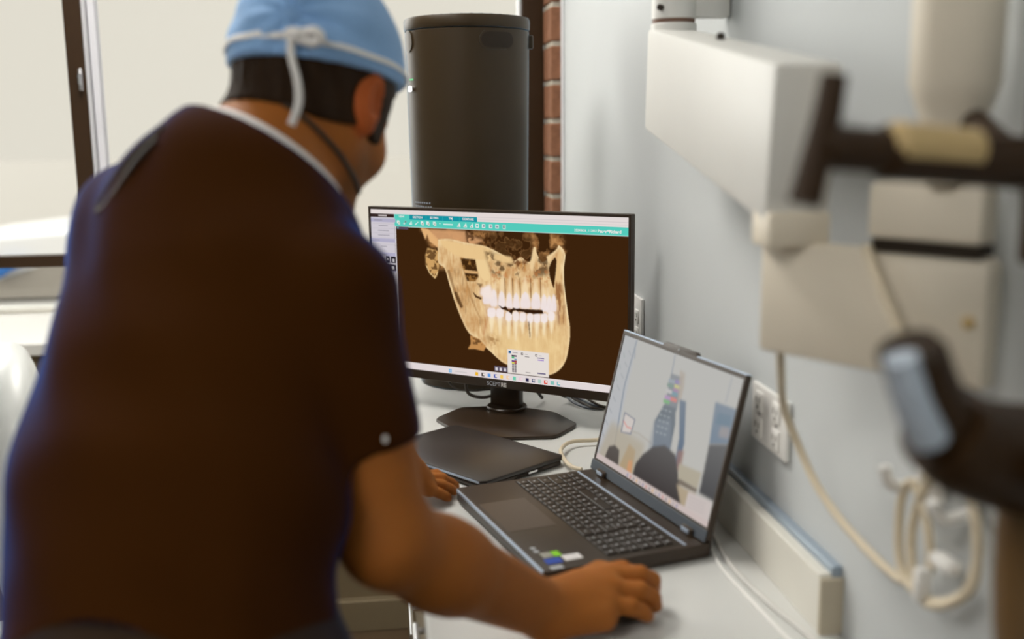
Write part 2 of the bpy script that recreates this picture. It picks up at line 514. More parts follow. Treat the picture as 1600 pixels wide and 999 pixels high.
# ------------------------------------------------------------------ outlets on the wall
def outlet(name, label, y0, y1, z0, z1, gangs):
    t = thing(name, label, 'outlet', (XW, (y0+y1)/2, z0), 'wall outlets')
    part('cover_plate', [bb(XW-.008, XW, y0, y1, z0, z1, .003)], M_PLATE, t, True)
    for i in range(gangs):
        yc = y0+(y1-y0)*(i+.5)/gangs
        for dz in (-.018, .018):
            zc = (z0+z1)/2+dz
            s = part('socket', [box((XW-.009, yc, zc), (.004, .026, .028), None, .0018)], M_PLATE, t, True)
            part('slot', [box((XW-.0112, yc-.006, zc+.003), (.001, .002, .008)), box((XW-.0112, yc+.006, zc+.003), (.001, .002, .008)), cyl((XW-.0118, yc, zc-.007), (XW-.0105, yc, zc-.007), .0025, n=8)], mat('slot_grey', (.25, .23, .20), .6), s)
        part('screw', [cyl((XW-.0092, yc, (z0+z1)/2), (XW-.008, yc, (z0+z1)/2), .003, n=10)], M_CHROME, t)
outlet('wall_outlet', 'white outlet plate half hidden behind the monitor edge', 2.05, 2.165, .885, 1.000, 2)
outlet('wall_outlet', 'white outlet plate on the wall to the right of the open laptop', 1.275, 1.405, .905, .987, 2)

# ------------------------------------------------------------------ monitor
MB_ = Vector((.2212, 2.1134, .8144))
MA = -.6395
me_, mn_ = Vector((math.cos(MA), math.sin(MA), 0)), Vector((-math.sin(MA), math.cos(MA), 0))
MF = frame(MB_, me_, mn_, (0, 0, 1))
mo = thing('computer_monitor', 'large black widescreen monitor showing a three-dimensional jaw scan', 'monitor', (MB_.x, MB_.y, DZ))
HW, HH = .306, .367
part('housing', [bb(-HW, HW, .004, .020, 0, HH, .002, MF), bb(-.20, .20, .018, .045, .03, .28, .012, MF)], M_BLACK, mo, True)
part('bezel', [bb(-HW, -.300, 0, .006, 0, HH, .001, MF), bb(.300, HW, 0, .006, 0, HH, .001, MF), bb(-.300, .300, 0, .006, .361, HH, .001, MF), bb(-.300, .300, 0, .006, 0, .0185, .001, MF)], M_BLACKS, mo)
part('stand_neck', [bb(-.035, .035, .045, .068, -.055, .20, .004, MF), cyl(MF@Vector((0, .056, -.058)), MF@Vector((0, .056, -.05)), .043, n=36, bev=.002)], M_BLACKS, mo, True)
oct_ = [(-.139, -.035), (-.134, -.052), (-.062, -.098), (-.045, -.103), (.045, -.103), (.062, -.098), (.134, -.052), (.139, -.035), (.139, .035), (.134, .052), (.062, .104), (.045, .109), (-.045, .109), (-.062, .104), (-.134, .052), (-.139, .035)]
part('stand_base', [prism(oct_, 0, .0075, frame((.240, 2.060, DZ), me_, mn_, (0, 0, 1)), .0015)], M_BLACKS, mo, True)
part('brand_lettering', [text_geo('SCEPT', .0118, MF@Matrix.Translation((-.0146, -.0006, .0045))@Matrix.Rotation(math.pi/2, 4, 'X'), .0001)], mat('logo_grey', (.46, .48, .54), .4), mo, label='grey printed brand lettering')
part('brand_lettering', [text_geo('RE', .0118, MF@Matrix.Translation((.0192, -.0006, .0045))@Matrix.Rotation(math.pi/2, 4, 'X'), .0004)], mat('logo_white', (.8, .78, .75), .4), mo, label='white printed brand lettering')

# ------------------------------------------------------------------ drawn screen pictures (colours per mesh vertex)
def lin(c):
    c = np.asarray(c, float)/255
    return np.where(c <= .04045, c/12.92, ((c+.055)/1.055)**2.4)
class Pic:
    def __init__(s, W, H, bgc, fn):
        s.W, s.H, s.fn = W, H, fn
        s.a = np.ones((H, W, 3))*lin(bgc)
        s.yy, s.xx = np.mgrid[0:H, 0:W].astype(float)
        s.rng = np.random.default_rng(7)
    def T(s, P): return np.array([s.fn(x, y) for x, y in P])
    def mask(s, P, blur=.7, raw=False):
        Q = np.asarray(P, float) if raw else s.T(P)
        m = np.zeros((s.H, s.W))
        n = len(Q)
        x0, x1 = int(max(0, Q[:, 0].min()-2)), int(min(s.W, Q[:, 0].max()+3))
        y0, y1 = int(max(0, Q[:, 1].min()-2)), int(min(s.H, Q[:, 1].max()+3))
        if x1 <= x0 or y1 <= y0: return m
        X, Y = s.xx[y0:y1, x0:x1], s.yy[y0:y1, x0:x1]
        acc = np.zeros_like(X)
        for oy in (-.25, .25):
            ins = np.zeros_like(X, bool)
            for i in range(n):
                xa, ya = Q[i]
                xb, yb = Q[(i+1) % n]
                if ya == yb: continue
                c = ((ya > Y+oy) != (yb > Y+oy)) & (X < (xb-xa)*(Y+oy-ya)/(yb-ya)+xa)
                ins ^= c
            acc += ins*.5
        m[y0:y1, x0:x1] = acc
        return s.blur(m, blur)
    def blur(s, m, b):
        r = int(math.ceil(b*2))
        if b <= 0 or r < 1: return m
        k = np.exp(-.5*(np.arange(-r, r+1)/b)**2)
        k /= k.sum()
        p = np.pad(m, ((r, r), (0, 0)), mode='edge')
        m = sum(k[i]*p[i:i+s.H] for i in range(2*r+1))
        p = np.pad(m, ((0, 0), (r, r)), mode='edge')
        return sum(k[i]*p[:, i:i+s.W] for i in range(2*r+1))
    def noise(s, cx, cy, octv=3):
        out = np.zeros((s.H, s.W))
        amp, tot = 1, 0
        for o in range(octv):
            nx, ny = max(2, int(s.W/cx*2**o)+2), max(2, int(s.H/cy*2**o)+2)
            g = s.rng.random((ny, nx))
            x = s.xx/s.W*(nx-1.001)
            y = s.yy/s.H*(ny-1.001)
            i, j = x.astype(int), y.astype(int)
            fx, fy = x-i, y-j
            fx, fy = fx*fx*(3-2*fx), fy*fy*(3-2*fy)
            out += amp*((g[j, i]*(1-fx)+g[j, i+1]*fx)*(1-fy)+(g[j+1, i]*(1-fx)+g[j+1, i+1]*fx)*fy)
            tot += amp
            amp *= .5
        return out/tot
    def put(s, m, c, al=1.0):
        c = lin(c) if np.ndim(c) == 1 else c
        a = np.clip(m*al, 0, 1)[..., None]
        s.a = s.a*(1-a)+c*a
    def poly(s, P, c, blur=.6, al=1.0, raw=False): s.put(s.mask(P, blur, raw), c, al)
    def rect(s, x0, y0, x1, y1, c, blur=.35, al=1.0): s.put(s.mask([(x0, y0), (x1, y0), (x1, y1), (x0, y1)], blur, True), c, al)
    def line(s, P, wd, c, blur=.8, al=1.0):
        Q = s.T(P)
        m = np.zeros((s.H, s.W))
        for (xa, ya), (xb, yb) in zip(Q[:-1], Q[1:]):
            dx, dy = xb-xa, yb-ya
            t = np.clip(((s.xx-xa)*dx+(s.yy-ya)*dy)/(dx*dx+dy*dy+1e-9), 0, 1)
            d = np.hypot(s.xx-xa-t*dx, s.yy-ya-t*dy)
            m = np.maximum(m, np.clip((wd-d)/blur+.5, 0, 1))
        s.put(m, c, al)
    def mesh(s, name, o, ex, ey, w, h, m):
        # o = top left corner, ex to the right, ey downwards
        H, W = s.H, s.W
        P = np.asarray(o)[None, None]+np.asarray(ex)[None, None]*((s.xx+0)/(W-1)*w)[..., None]+np.asarray(ey)[None, None]*(s.yy/(H-1)*h)[..., None]
        idx = np.arange(H*W).reshape(H, W)
        F = np.stack([idx[:-1, :-1], idx[1:, :-1], idx[1:, 1:], idx[:-1, 1:]], -1).reshape(-1, 4)
        me = bpy.data.meshes.new(name)
        me.vertices.add(H*W)
        me.vertices.foreach_set('co', P.reshape(-1).astype(np.float32))
        me.loops.add(F.size)
        me.loops.foreach_set('vertex_index', F.reshape(-1).astype(np.int32))
        me.polygons.add(len(F))
        me.polygons.foreach_set('loop_start', (np.arange(len(F))*4).astype(np.int32))
        me.update()
        at = me.color_attributes.new('picture', 'FLOAT_COLOR', 'POINT')
        at.data.foreach_set('color', np.concatenate([s.a, np.ones((H, W, 1))], -1).reshape(-1).astype(np.float32))
        me.materials.append(m)
        return me

# ---- the jaw scan on the monitor; points are given on a sketch grid and laid onto the flat screen
HM = [[0.0005282908, -8.04754e-06, -0.31346309], [5.934232e-05, -0.0004683975, 0.38368937], [0.000122241435, -4.008639e-05, 1.0]]
SW, SH = 760, 434
def fm(x, y):
    d = HM[2][0]*x+HM[2][1]*y+1
    u = (HM[0][0]*x+HM[0][1]*y+HM[0][2])/d
    v = (HM[1][0]*x+HM[1][1]*y+HM[1][2])/d
    return ((u+.300)/.600*SW, (.361-v)/.3425*SH)
p = Pic(SW, SH, (59, 34, 13), fm)
n1, n2, n3 = p.noise(26, 26, 4), p.noise(9, 9, 3), p.noise(5, 26, 3)
ns = lambda n, a, b: np.clip((n-a)/(b-a), 0, 1)
# wispy upper bone
wisp = p.mask([(262, 142), (930, 175), (950, 270), (900, 330), (780, 330), (560, 330), (345, 330), (300, 200)], 6)
wc = lin((120, 70, 30))[None, None]*(1-n2[..., None])+lin((235, 175, 110))[None, None]*n2[..., None]
p.put(wisp*ns(n1, .46, .66), wc, .75)
p.poly([(262, 140), (300, 146), (345, 190), (350, 240), (325, 218), (305, 205), (293, 170), (285, 195)], (226, 176, 120), 1.5)
p.poly([(300, 146), (470, 155), (520, 185), (560, 200), (500, 225), (370, 215), (330, 185)], (214, 160, 112), 3, .85)
p.put(p.mask([(470, 150), (590, 160), (580, 225), (480, 215)], 3)*ns(n2, .45, .6), (70, 40, 16), .85)
p.put(p.mask([(580, 165), (790, 180), (800, 300), (700, 330), (585, 300)], 5)*ns(n1, .5, .58), (60, 36, 14), .9)
# mastoid
ma = p.mask([(295, 235), (345, 250), (350, 320), (340, 365), (330, 380), (305, 355), (287, 315), (285, 270)], 1.5)
p.put(ma, (205, 160, 100))
p.put(ma*ns(n2, .5, .62), (80, 48, 20), .85)
p.line([(290, 320), (305, 352), (330, 376), (342, 350)], 1.2, (235, 205, 150), 1.2, .8)
# whole jaw
out = [(345, 195), (400, 192), (480, 210), (570, 228), (640, 262), (700, 296), (735, 278), (765, 300), (785, 292), (796, 238), (805, 234), (812, 262), (835, 300), (870, 285), (880, 268), (905, 240), (918, 224), (945, 262), (938, 330), (938, 400), (947, 470), (957, 540), (968, 615), (964, 690), (947, 768), (912, 815), (862, 836), (790, 828), (720, 806), (650, 775), (590, 722), (530, 668), (487, 632), (452, 562), (422, 482), (397, 402), (376, 332), (345, 300)]
out = [(v.x, v.y) for v in catmull([Vector((x, y, 0)) for x, y in out+[out[0]]], 6)[:-1]]
jaw = p.mask(out, 1.0)
tone = (.55*n1+.45*n3)[..., None]
tone = np.clip((tone-.5)*1.7+.5, 0, 1)
jc = lin((186, 132, 74))[None, None]*(1-tone)+lin((244, 214, 162))[None, None]*tone
p.put(jaw, jc)
edge = np.clip(jaw-p.blur(jaw, 6), 0, 1)
p.put(edge*1.6, (246, 224, 178), .8)
chin = p.mask([(600, 600), (700, 640), (820, 650), (950, 610), (955, 700), (930, 790), (860, 825), (720, 795), (620, 735)], 14)
p.put(chin*jaw, (236, 205, 148), .65)
p.put(p.mask([(570, 640), (620, 650), (640, 690), (590, 700)], 6)*ns(n2, .4, .6), (150, 105, 55), .7)
# ramus shading and pits
p.line([(395, 345), (420, 430), (440, 490)], 4, (120, 80, 38), 3, .6)
p.line([(430, 450), (450, 500), (455, 510)], 5, (70, 42, 18), 3, .85)
p.line([(460, 300), (480, 400), (500, 470), (540, 560)], 2.5, (165, 118, 66), 4, .5)
p.line([(560, 640), (580, 560)], 4, (190, 130, 85), 6, .5)
p.put(p.mask([(390, 330), (470, 330), (560, 600), (480, 600)], 5)*ns(n3, .5, .68), (150, 104, 56), .55)
# zygomatic arch and coronoid
p.poly([(352, 196), (400, 202), (480, 222), (560, 228), (600, 250), (592, 300), (560, 296), (470, 282), (420, 268), (370, 230)], (232, 196, 140), 2, .95)
p.poly([(450, 282), (522, 290), (536, 372), (520, 392), (482, 392), (466, 340)], (64, 38, 15), 1.2)
p.put(p.mask([(450, 282), (522, 290), (536, 372), (520, 392), (482, 392), (466, 340)], 1)*ns(n2, .45, .7), (170, 120, 62), .75)
p.poly([(466, 338), (534, 346), (534, 358), (470, 352)], (215, 170, 115), 1)
p.poly([(522, 290), (575, 292), (590, 345), (592, 385), (565, 394), (545, 372), (530, 330)], (236, 204, 150), 1.4)
p.poly([(508, 440), (530, 462), (552, 470), (548, 480), (520, 468)], (74, 44, 18), 1)
p.poly([(525, 400), (556, 405), (545, 425)], (90, 55, 26), 1.5, .7)
# mottled maxilla
p.put(p.mask([(560, 240), (700, 300), (760, 300), (800, 245), (870, 270), (868, 360), (820, 372), (700, 382), (600, 360)], 5)*ns(n1, .5, .62), (78, 48, 20), .85)
p.put(p.mask([(585, 330), (870, 340), (880, 400), (600, 400)], 6)*ns(n2, .5, .68), (190, 120, 66), .6)
p.poly([(612, 262), (690, 278), (706, 312), (640, 300), (606, 286)], (232, 196, 140), 2, .9)
p.poly([(795, 236), (806, 234), (806, 290), (790, 350), (778, 330)], (236, 205, 155), 2, .9)
p.put(p.mask([(690, 300), (735, 275), (772, 300), (740, 340), (715, 330)], 3)*ns(n2, .35, .6), (110, 64, 30), .9)
# right cheek opening and strut
p.poly([(868, 330), (880, 298), (898, 278), (906, 296), (905, 340), (898, 380), (893, 430), (884, 410), (872, 372)], (59, 34, 13), .9)
p.poly([(906, 300), (918, 236), (930, 262), (922, 330), (925, 400), (938, 470), (905, 470), (897, 400)], (228, 190, 134), 1.2, .9)
p.line([(944, 268), (936, 330), (938, 400), (946, 470), (958, 560)], 1.4, (246, 222, 176), 1.2, .8)
p.put(p.mask([(892, 395), (930, 400), (945, 520), (940, 600), (915, 600), (900, 500)], 4)*ns(n3, .42, .6), (140, 82, 38), .85)
p.poly([(858, 276), (905, 246), (880, 276), (866, 310)], (236, 205, 155), 1.5)
# teeth: roots then crowns
UP = [(575, 470, 20, 400), (608, 482, 18, 380), (645, 490, 18, 350), (681, 497, 16, 352), (714, 499, 17, 372), (757, 494, 25, 360), (807, 496, 24, 372), (846, 506, 17, 396), (870, 512, 16, 410), (892, 506, 13, 430)]
for x, y, hw, top in UP:
    lean = (x-740)*.03
    p.poly([(x-hw*.95, y-18), (x-hw*.55-lean, (y+top)/2), (x-2-lean*2, top+10), (x+2-lean*2, top+10), (x+hw*.55-lean, (y+top)/2), (x+hw*.95, y-18)], (243, 218, 176), 3, .85)
for x in (662, 698, 733, 783, 830):
    p.line([(x-2, 380), (x, 430), (x+1, 470)], 1.3, (104, 64, 30), 2.2, .75)
for x, y, hw, top in UP:
    y0, y1 = y-38, y+(28 if hw > 20 else 30)
    pt_ = 0 if hw > 20 or x > 830 or x < 630 else 9
    p.poly([(x-hw*.6, y0), (x, y0-16), (x+hw*.6, y0), (x+hw*.95, y-4), (x+hw, y1-12), (x+hw*.7, y1-pt_*.5), (x, y1+pt_*.3), (x-hw*.7, y1-pt_), (x-hw, y1-14), (x-hw*.95, y-4)], (238, 226, 226), 1.6, .9)
for x in (627, 663, 698, 732, 783, 829, 858): p.line([(x, 478), (x+1, 512)], .5, (200, 176, 160), 1.6, .55)
p.poly([(548, 425), (590, 408), (606, 450), (600, 478), (565, 470), (542, 455)], (242, 226, 218), 3, .95)
LO = [(598, 530, 17, 640), (637, 532, 16, 650), (679, 548, 13, 665), (712, 548, 13, 676), (745, 552, 14, 640), (780, 556, 13, 665), (812, 556, 14, 660), (846, 556, 14, 650), (880, 548, 14, 640)]
for x, y, hw, bot in LO:
    p.poly([(x-hw*.95, y+8), (x-hw*.6, (y+bot)/2), (x-2, bot), (x+2, bot), (x+hw*.6, (y+bot)/2), (x+hw*.95, y+8)], (246, 228, 190), 2.6, .9)
for x, y, hw, bot in LO:
    hw *= 1.2
    p.poly([(x-hw*.9, y+26), (x-hw, y), (x-hw*.6, y-12), (x+hw*.6, y-12), (x+hw, y), (x+hw*.9, y+26), (x, y+36)], (242, 230, 228), 1.2, .92)
p.poly([(770, 585), (776, 580), (782, 650), (778, 664)], (90, 56, 26), 1.0, .85)
for x in (697, 729, 762, 797, 829): p.line([(x, 545), (x, 590)], .8, (205, 175, 150), 1.2, .6)
p.poly([(565, 490), (905, 500), (908, 575), (830, 590), (640, 585), (575, 555)], (240, 226, 224), 7, .22)
# open bite
p.poly([(628, 503), (650, 516), (664, 510), (676, 524), (694, 523), (700, 517), (715, 522), (730, 520), (738, 523), (838, 528), (843, 546), (812, 546), (796, 548), (780, 543), (764, 545), (748, 537), (730, 535), (722, 537), (712, 530), (700, 533), (692, 550), (682, 538), (664, 530), (646, 524)], (52, 28, 12), .8)
p.poly([(670, 516), (680, 536), (690, 520)], (150, 95, 50), 1.2, .6)
# fragment behind the angle of the jaw
p.poly([(497, 648), (540, 665), (572, 700), (560, 722), (520, 712), (486, 712), (500, 688)], (196, 142, 84), 1.2)
p.put(p.mask([(500, 655), (540, 668), (560, 695), (505, 690)], 2)*ns(n2, .4, .62), (80, 48, 20), .85)
# ---- program window (millimetres from the top left of the lit area)
kx, ky = SW/600., SH/342.5
def R(x0, y0, x1, y1, c, **k): p.rect(x0*kx, y0*ky, x1*kx, y1*ky, c, **k)
R(-2, -2, 602, 35.5, (226, 216, 214), blur=0)
R(270, 8.5, 602, 10, (208, 199, 200))
R(270, 14, 602, 15, (212, 204, 204))
R(62, 18.5, 602, 35.2, (84, 202, 186))
R(62, 9, 101, 19, (84, 202, 186))
R(101, 9, 267, 19.5, (22, 146, 160))
for x in (143, 184, 225): R(x-.5, 10, x+.5, 19, (60, 180, 184))
R(62, 34, 602, 35.3, (150, 224, 210))
R(-2, 9, 62, 344, (206, 200, 208))
R(-2, 9, 61, 16.5, (52, 36, 34))
R(20, 11.5, 42, 14.5, (190, 180, 180))
for y in (19, 62, 92, 126, 176, 218, 262): R(0, y, 64, y+8, (176, 172, 196))
for y, (a, b) in zip((22, 34, 44, 54, 65, 78, 96, 110, 138, 150, 196, 206, 240, 250), [(8, 30), (20, 44), (18, 46), (18, 48), (8, 22), (24, 40), (14, 40)]*2): R(a, y, b, y+1.6, (150, 146, 156))
for y in (30, 40, 50, 60, 74, 88): R(4, y, 62, y+.8, (188, 182, 190))
R(36, 100, 46, 114, (40, 34, 40)); R(49, 100, 63, 114, (40, 34, 40)); R(36, 117, 63, 131, (40, 34, 40))
R(38, 104, 42, 109, (200, 195, 200)); R(53, 105, 59, 112, (190, 186, 190)); R(50, 121, 57, 128, (225, 220, 220))
R(62.5, 35, 65.5, 328, (230, 224, 228))
R(66, 35.3, 97, 40.5, (88, 74, 92))
R(68, 36.3, 72, 39.3, (90, 170, 160))
def tri(x, y, s, c=(228, 238, 234)): p.poly([((x-s)*kx, (y+s)*ky), ((x+s)*kx, (y+s)*ky), ((x+s*.5)*kx, (y-s)*ky)], c, .5, raw=True)
for i, x in enumerate((72.2, 88.7, 103.5, 118.1, 132.7, 147.2, 163.2)):
    if i == 2: tri(x, 26, 4); p.poly([((x-.5)*kx, 28.4*ky), ((x+2.4)*kx, 28.4*ky), ((x+1.8)*kx, 25*ky)], (84, 202, 186), .4, raw=True)
    elif i == 3:
        for q in range(7): R(x-4+q*1.2, 29-q*.9, x-2.2+q*1.2, 30.6-q*.9, (228, 238, 234))
    elif i == 1: R(x-1, 22, x+4, 27, (150, 190, 180)); R(x, 23, x+3, 26, (90, 130, 130)); R(x-4, 27, x, 30, (200, 220, 214))
    else: R(x-3.6, 22, x+2.6, 28.5, (226, 234, 230)); R(x-1, 25, x+4.2, 30.6, (206, 214, 204)); R(x-.2, 25.5, x+1.8, 28, (130, 156, 146))
R(176, 24.5, 178, 26.5, (228, 238, 234))
R(185, 25.2, 209, 28, (205, 234, 226))
for i, x in enumerate((222.9, 238.3, 253.7, 267.4, 282.5, 299.1, 314, 330.3)):
    if i < 3: tri(x, 26.5, 4.4); R(x-1.4, 28, x+1.2, 30, (160, 130, 120))
    elif i == 7: R(x-3, 22.5, x+3, 31, (226, 234, 230)); R(x-2, 23.5, x+2, 30, (70, 90, 90)); R(x-1, 25, x+1, 28.6, (200, 210, 205))
    else: R(x-4, 22.8, x+4, 30.8, (220, 230, 228)); R(x-2.2, 25, x+2.2, 29, (140, 150, 160) if i != 3 else (84, 202, 186))
R(-2, 328, 602, 345, (224, 214, 214))
R(-2, 327, 602, 328.4, (240, 231, 228))
tbi = [(194.5, (70, 170, 225)), (260, (232, 178, 40)), (275, (60, 50, 50)), (290, (90, 150, 220)), (305, (40, 70, 170)), (320, (240, 200, 90)), (335, (238, 196, 150)), (350, (110, 200, 170)), (365, (228, 196, 208)), (380, (50, 45, 80)), (394, (30, 60, 110)), (408, (170, 200, 190)), (422, (222, 72, 50)), (437, (130, 190, 180)), (451, (110, 180, 190))]
for x, c in tbi: R(x-3.6, 332, x+3.6, 339.5, c)
for x, c in tbi[2::2]: R(x-1, 333, x+3, 337, (232, 222, 216))
R(194.1, 332, 194.9, 339.5, (224, 214, 214)); R(191, 335.4, 198, 336.1, (224, 214, 214))
R(206, 335, 236, 336.6, (196, 190, 190))
R(303, 314, 336, 324.5, (96, 88, 104))
for x in (309, 319, 329): R(x-3.5, 317, x+1.5, 323, (216, 210, 216))
R(334, 276, 429, 325.5, (228, 220, 214), blur=.9)
R(337, 279, 342, 284, (30, 90, 140)); R(346, 281, 358, 282.5, (165, 160, 160))
R(366, 280, 371, 285, (90, 80, 80)); R(367.2, 281.2, 370, 283.2, (228, 220, 214)); R(375, 282, 381, 283.4, (165, 160, 160))
R(398, 280, 403, 285, (90, 80, 80)); R(399.2, 281.2, 402, 283.2, (228, 220, 214)); R(407, 282, 413, 283.4, (165, 160, 160))
cl = [(60, 50, 70), (90, 60, 80), (80, 180, 120), (222, 212, 216), (214, 222, 214), (90, 140, 170), (90, 40, 130), (160, 50, 40), (206, 200, 50), (150, 40, 40)]
for i, c in enumerate(cl): R(344+(i % 2)*6, 287+(i//2)*3.6, 350+(i % 2)*6, 290.4+(i//2)*3.6, c)
for i in range(6):
    for j in range(2): R(344.4+j*6, 305.4+i*3, 349+j*6, 307.4+i*3, (60, 48, 66))
R(375, 287, 385, 288.4, (130, 124, 124)); R(402, 287, 419, 288.6, (84, 72, 130)); R(404, 291, 418, 292.8, (150, 120, 200))
R(376, 319.5, 387, 320.8, (130, 124, 124)); R(403, 318, 422, 320.6, (66, 56, 110))
M_SCREEN = emat('screen_glow', (1, 1, 1), 1.0, 'picture')
me = p.mesh('screen', MF@Vector((-.300, .0012, .361)), me_, Vector((0, 0, -1)), .600, .3425, M_SCREEN)
scr = link('screen', me, mo)
scr['label'] = 'lit screen with a tan jaw and teeth scan on dark brown'
M_SCRTXT = emat('screen_white', lin((236, 232, 228)), 1.0)
def stext(s, u, v, size, bold=0, align='LEFT'):
    return text_geo(s, size, MF@Matrix.Translation((-.300+u/1000, .0006, .361-v/1000))@Matrix.Rotation(math.pi/2, 4, 'X'), bold, align)
for a_ in (('20240626_112852', 487, 29.6, .0064, .00008), ('Bauer^Richard', 536.5, 30.4, .0083, .0003), ('VIEW', 81, 15.6, .006, .00012, 'CENTER'), ('SECTION', 122, 16, .006, .00012, 'CENTER'), ('3D PAN', 163.5, 16, .006, .00012, 'CENTER'), ('TMJ', 204.5, 16, .006, .00012, 'CENTER'), ('COMPARE', 246, 16, .006, .00012, 'CENTER')):
    part('screen_text', [stext(*a_)], M_SCRTXT, scr)

# ------------------------------------------------------------------ open laptop
LA = -1.3165
le, ln = Vector((math.cos(LA), math.sin(LA), 0)), Vector((-math.sin(LA), math.cos(LA), 0))
LF = frame((.107, 1.624, DZ), le, ln, (0, 0, 1))
LW_, LD = .359, .243
lp = thing('open_laptop', 'open dark grey laptop with stickers turned towards the person', 'laptop', tuple(LF@Vector((LW_/2, .12, 0))))
TOPZ = .0235
part('base', [prism([(.004, 0), (LW_-.004, 0), (LW_, .006), (LW_, LD+.006), (LW_-.02, LD+.022), (.02, LD+.022), (0, LD+.006), (0, .006)], .0035, TOPZ, LF, .0022), bb(.03, LW_-.03, .02, .03, 0, .004, 0, LF), bb(.03, LW_-.03, .2, .21, 0, .004, 0, LF)], M_LAP, lp, True)
part('front_highlight', [bb(.006, LW_-.006, -.0012, .0012, TOPZ-.0055, TOPZ-.0002, .0008, LF)], M_LAPEDGE, lp, label='pale strip painted as the highlight along the front')  # pale strip puts the bluish reflected highlight into the colour
part('touchpad', [bb(.088, .213, .008, .083, TOPZ-.001, TOPZ+.0004, .0003, LF)], mat('touchpad_satin', (.05, .037, .03), .3, var=.05), lp)
part('speaker_strip', [bb(.006, LW_-.006, .213, .2165, TOPZ-.001, TOPZ+.0012, .0005, LF)], M_LAPEDGE, lp, label='pale strip above the keys')
kbp = part('keyboard', [bb(.010, LW_-.010, .098, .210, TOPZ-.001, TOPZ+.0002, 0, LF)], M_DARK, lp)
def key_mesh(w, d):
    me = mesh_of('key', [box((0, 0, .0009), (w, d, .0022), None, .0007, 1)], M_KEY)
    bm = bmesh.new()
    bm.from_mesh(me)
    q = [bm.verts.new(v) for v in ((-.0022, -.001, .00206), (.0016, -.001, .00206), (.0016, .0022, .00206), (-.0022, .0022, .00206))]
    f = bm.faces.new(q)
    f.material_index = 1
    bm.to_mesh(me)
    bm.free()
    me.materials.append(M_LEGEND)
    return me
KM = {}
rows = [[1]*13+[1.6]+[.2]+[1]*4, [1.4]+[1]*12+[1.2]+[.2]+[1]*4, [1.7]+[1]*11+[1.9]+[.2]+[1]*4, [2.2]+[1]*10+[1.4]+[.2]+[1]*4, [1.2, 1, 1, 1.2, 5.2, 1.2, 1, 1, 1]+[.2]+[1]*4, [1]*14+[.6]+[.2]+[1]*4]
for ri, row in enumerate(rows):
    tot = sum(row)
    uw = (LW_-.030)/tot
    x = .015
    yk = .1075+ri*.0180
    if ri == 5: yk -= .002
    for wk in row:
        if wk > .5:
            kk = (round(wk*uw, 4), .0105 if ri == 5 else .0152)
            if kk not in KM: KM[kk] = key_mesh(kk[0]-.0028, kk[1])
            o = link('key', KM[kk], kbp)
            o.matrix_basis = LF@Matrix.Translation((x+wk*uw/2, yk, TOPZ+.0003))
        x += wk*uw
def sticker(x0, x1, y0, y1, c, lbl, rough=.4):
    part('sticker', [bb(x0, x1, y0, y1, TOPZ, TOPZ+.0006, .0002, LF)], mat('sticker_'+lbl.split()[0], lin(c), rough, var=.08, scale=120), lp, label=lbl)
sticker(.300, .318, .033, .044, (130, 205, 20), 'green sticker')
sticker(.300, .318, .017, .032, (150, 150, 140), 'silver sticker')
sticker(.321, .338, .014, .037, (20, 70, 170), 'blue sticker')
sticker(.318, .336, .041, .067, (225, 222, 222), 'white sticker')
for x, y in ((.280, .0165), (.292, .0165)):
    part('status_symbol', [cyl(LF@Vector((x, y, TOPZ)), LF@Vector((x, y, TOPZ+.0005)), .0042, n=14)], M_LEGEND, lp, label='small pale printed mark')
part('status_symbol', [bb(.345, .356, .012, .03, TOPZ, TOPZ+.0004, 0, LF)], M_LEGEND, lp, label='small pale printed line')
for x in (.028, .300):
    part('hinge', [bb(x, x+.030, LD-.006, LD+.008, TOPZ-.002, TOPZ+.010, .003, LF)], M_LAP, lp, True)
    part('hinge_plate', [bb(x+.004, x+.024, LD-.0075, LD-.006, TOPZ+.002, TOPZ+.008, .0005, LF)], M_LAPEDGE, lp, label='bright metal hinge plate')
LID = 1.3171
lu = ln*math.cos(LID)+Vector((0, 0, 1))*math.sin(LID)
lnr = -(le.cross(lu))                                                    # behind the lid
lnr = lnr if lnr.dot(ln) > 0 else -lnr
LL = frame(LF@Vector((0, LD, TOPZ+.004)), le, lu, lnr)
LH = .237
lid = part('lid', [bb(-.001, LW_+.001, 0, LH, .002, .009, .002, LL), prism([(.125, LH-.003), (.135, LH+.006), (.224, LH+.006), (.234, LH-.003)], .0005, .009, LL, .001)], M_LAP, lp, True)
part('lid_bezel', [bb(0, LW_, .0, .017, 0, .003, .0008, LL), bb(0, LW_, LH-.0065, LH, 0, .003, .0008, LL), bb(0, .0055, .017, LH-.006, 0, .003, .0008, LL), bb(LW_-.0055, LW_, .017, LH-.006, 0, .003, .0008, LL)], M_LAP, lid)
part('hinge_bar', [bb(.0, LW_, -.003, .014, -.0022, -.0002, .0006, LL)], mat('hinge_bar', (.07, .085, .105), .35, .2), lid, label='slate grey bar below the screen')
part('webcam', [cyl(LL@Vector((.1795, LH+.001, .0004)), LL@Vector((.1795, LH+.001, -.0006)), .0018, n=12)], M_LEGEND, lid)
part('lid_rim', [bb(-.001, LW_+.001, LH, LH+.0014, .001, .009, .0005, LL)], M_LAPEDGE, lid)
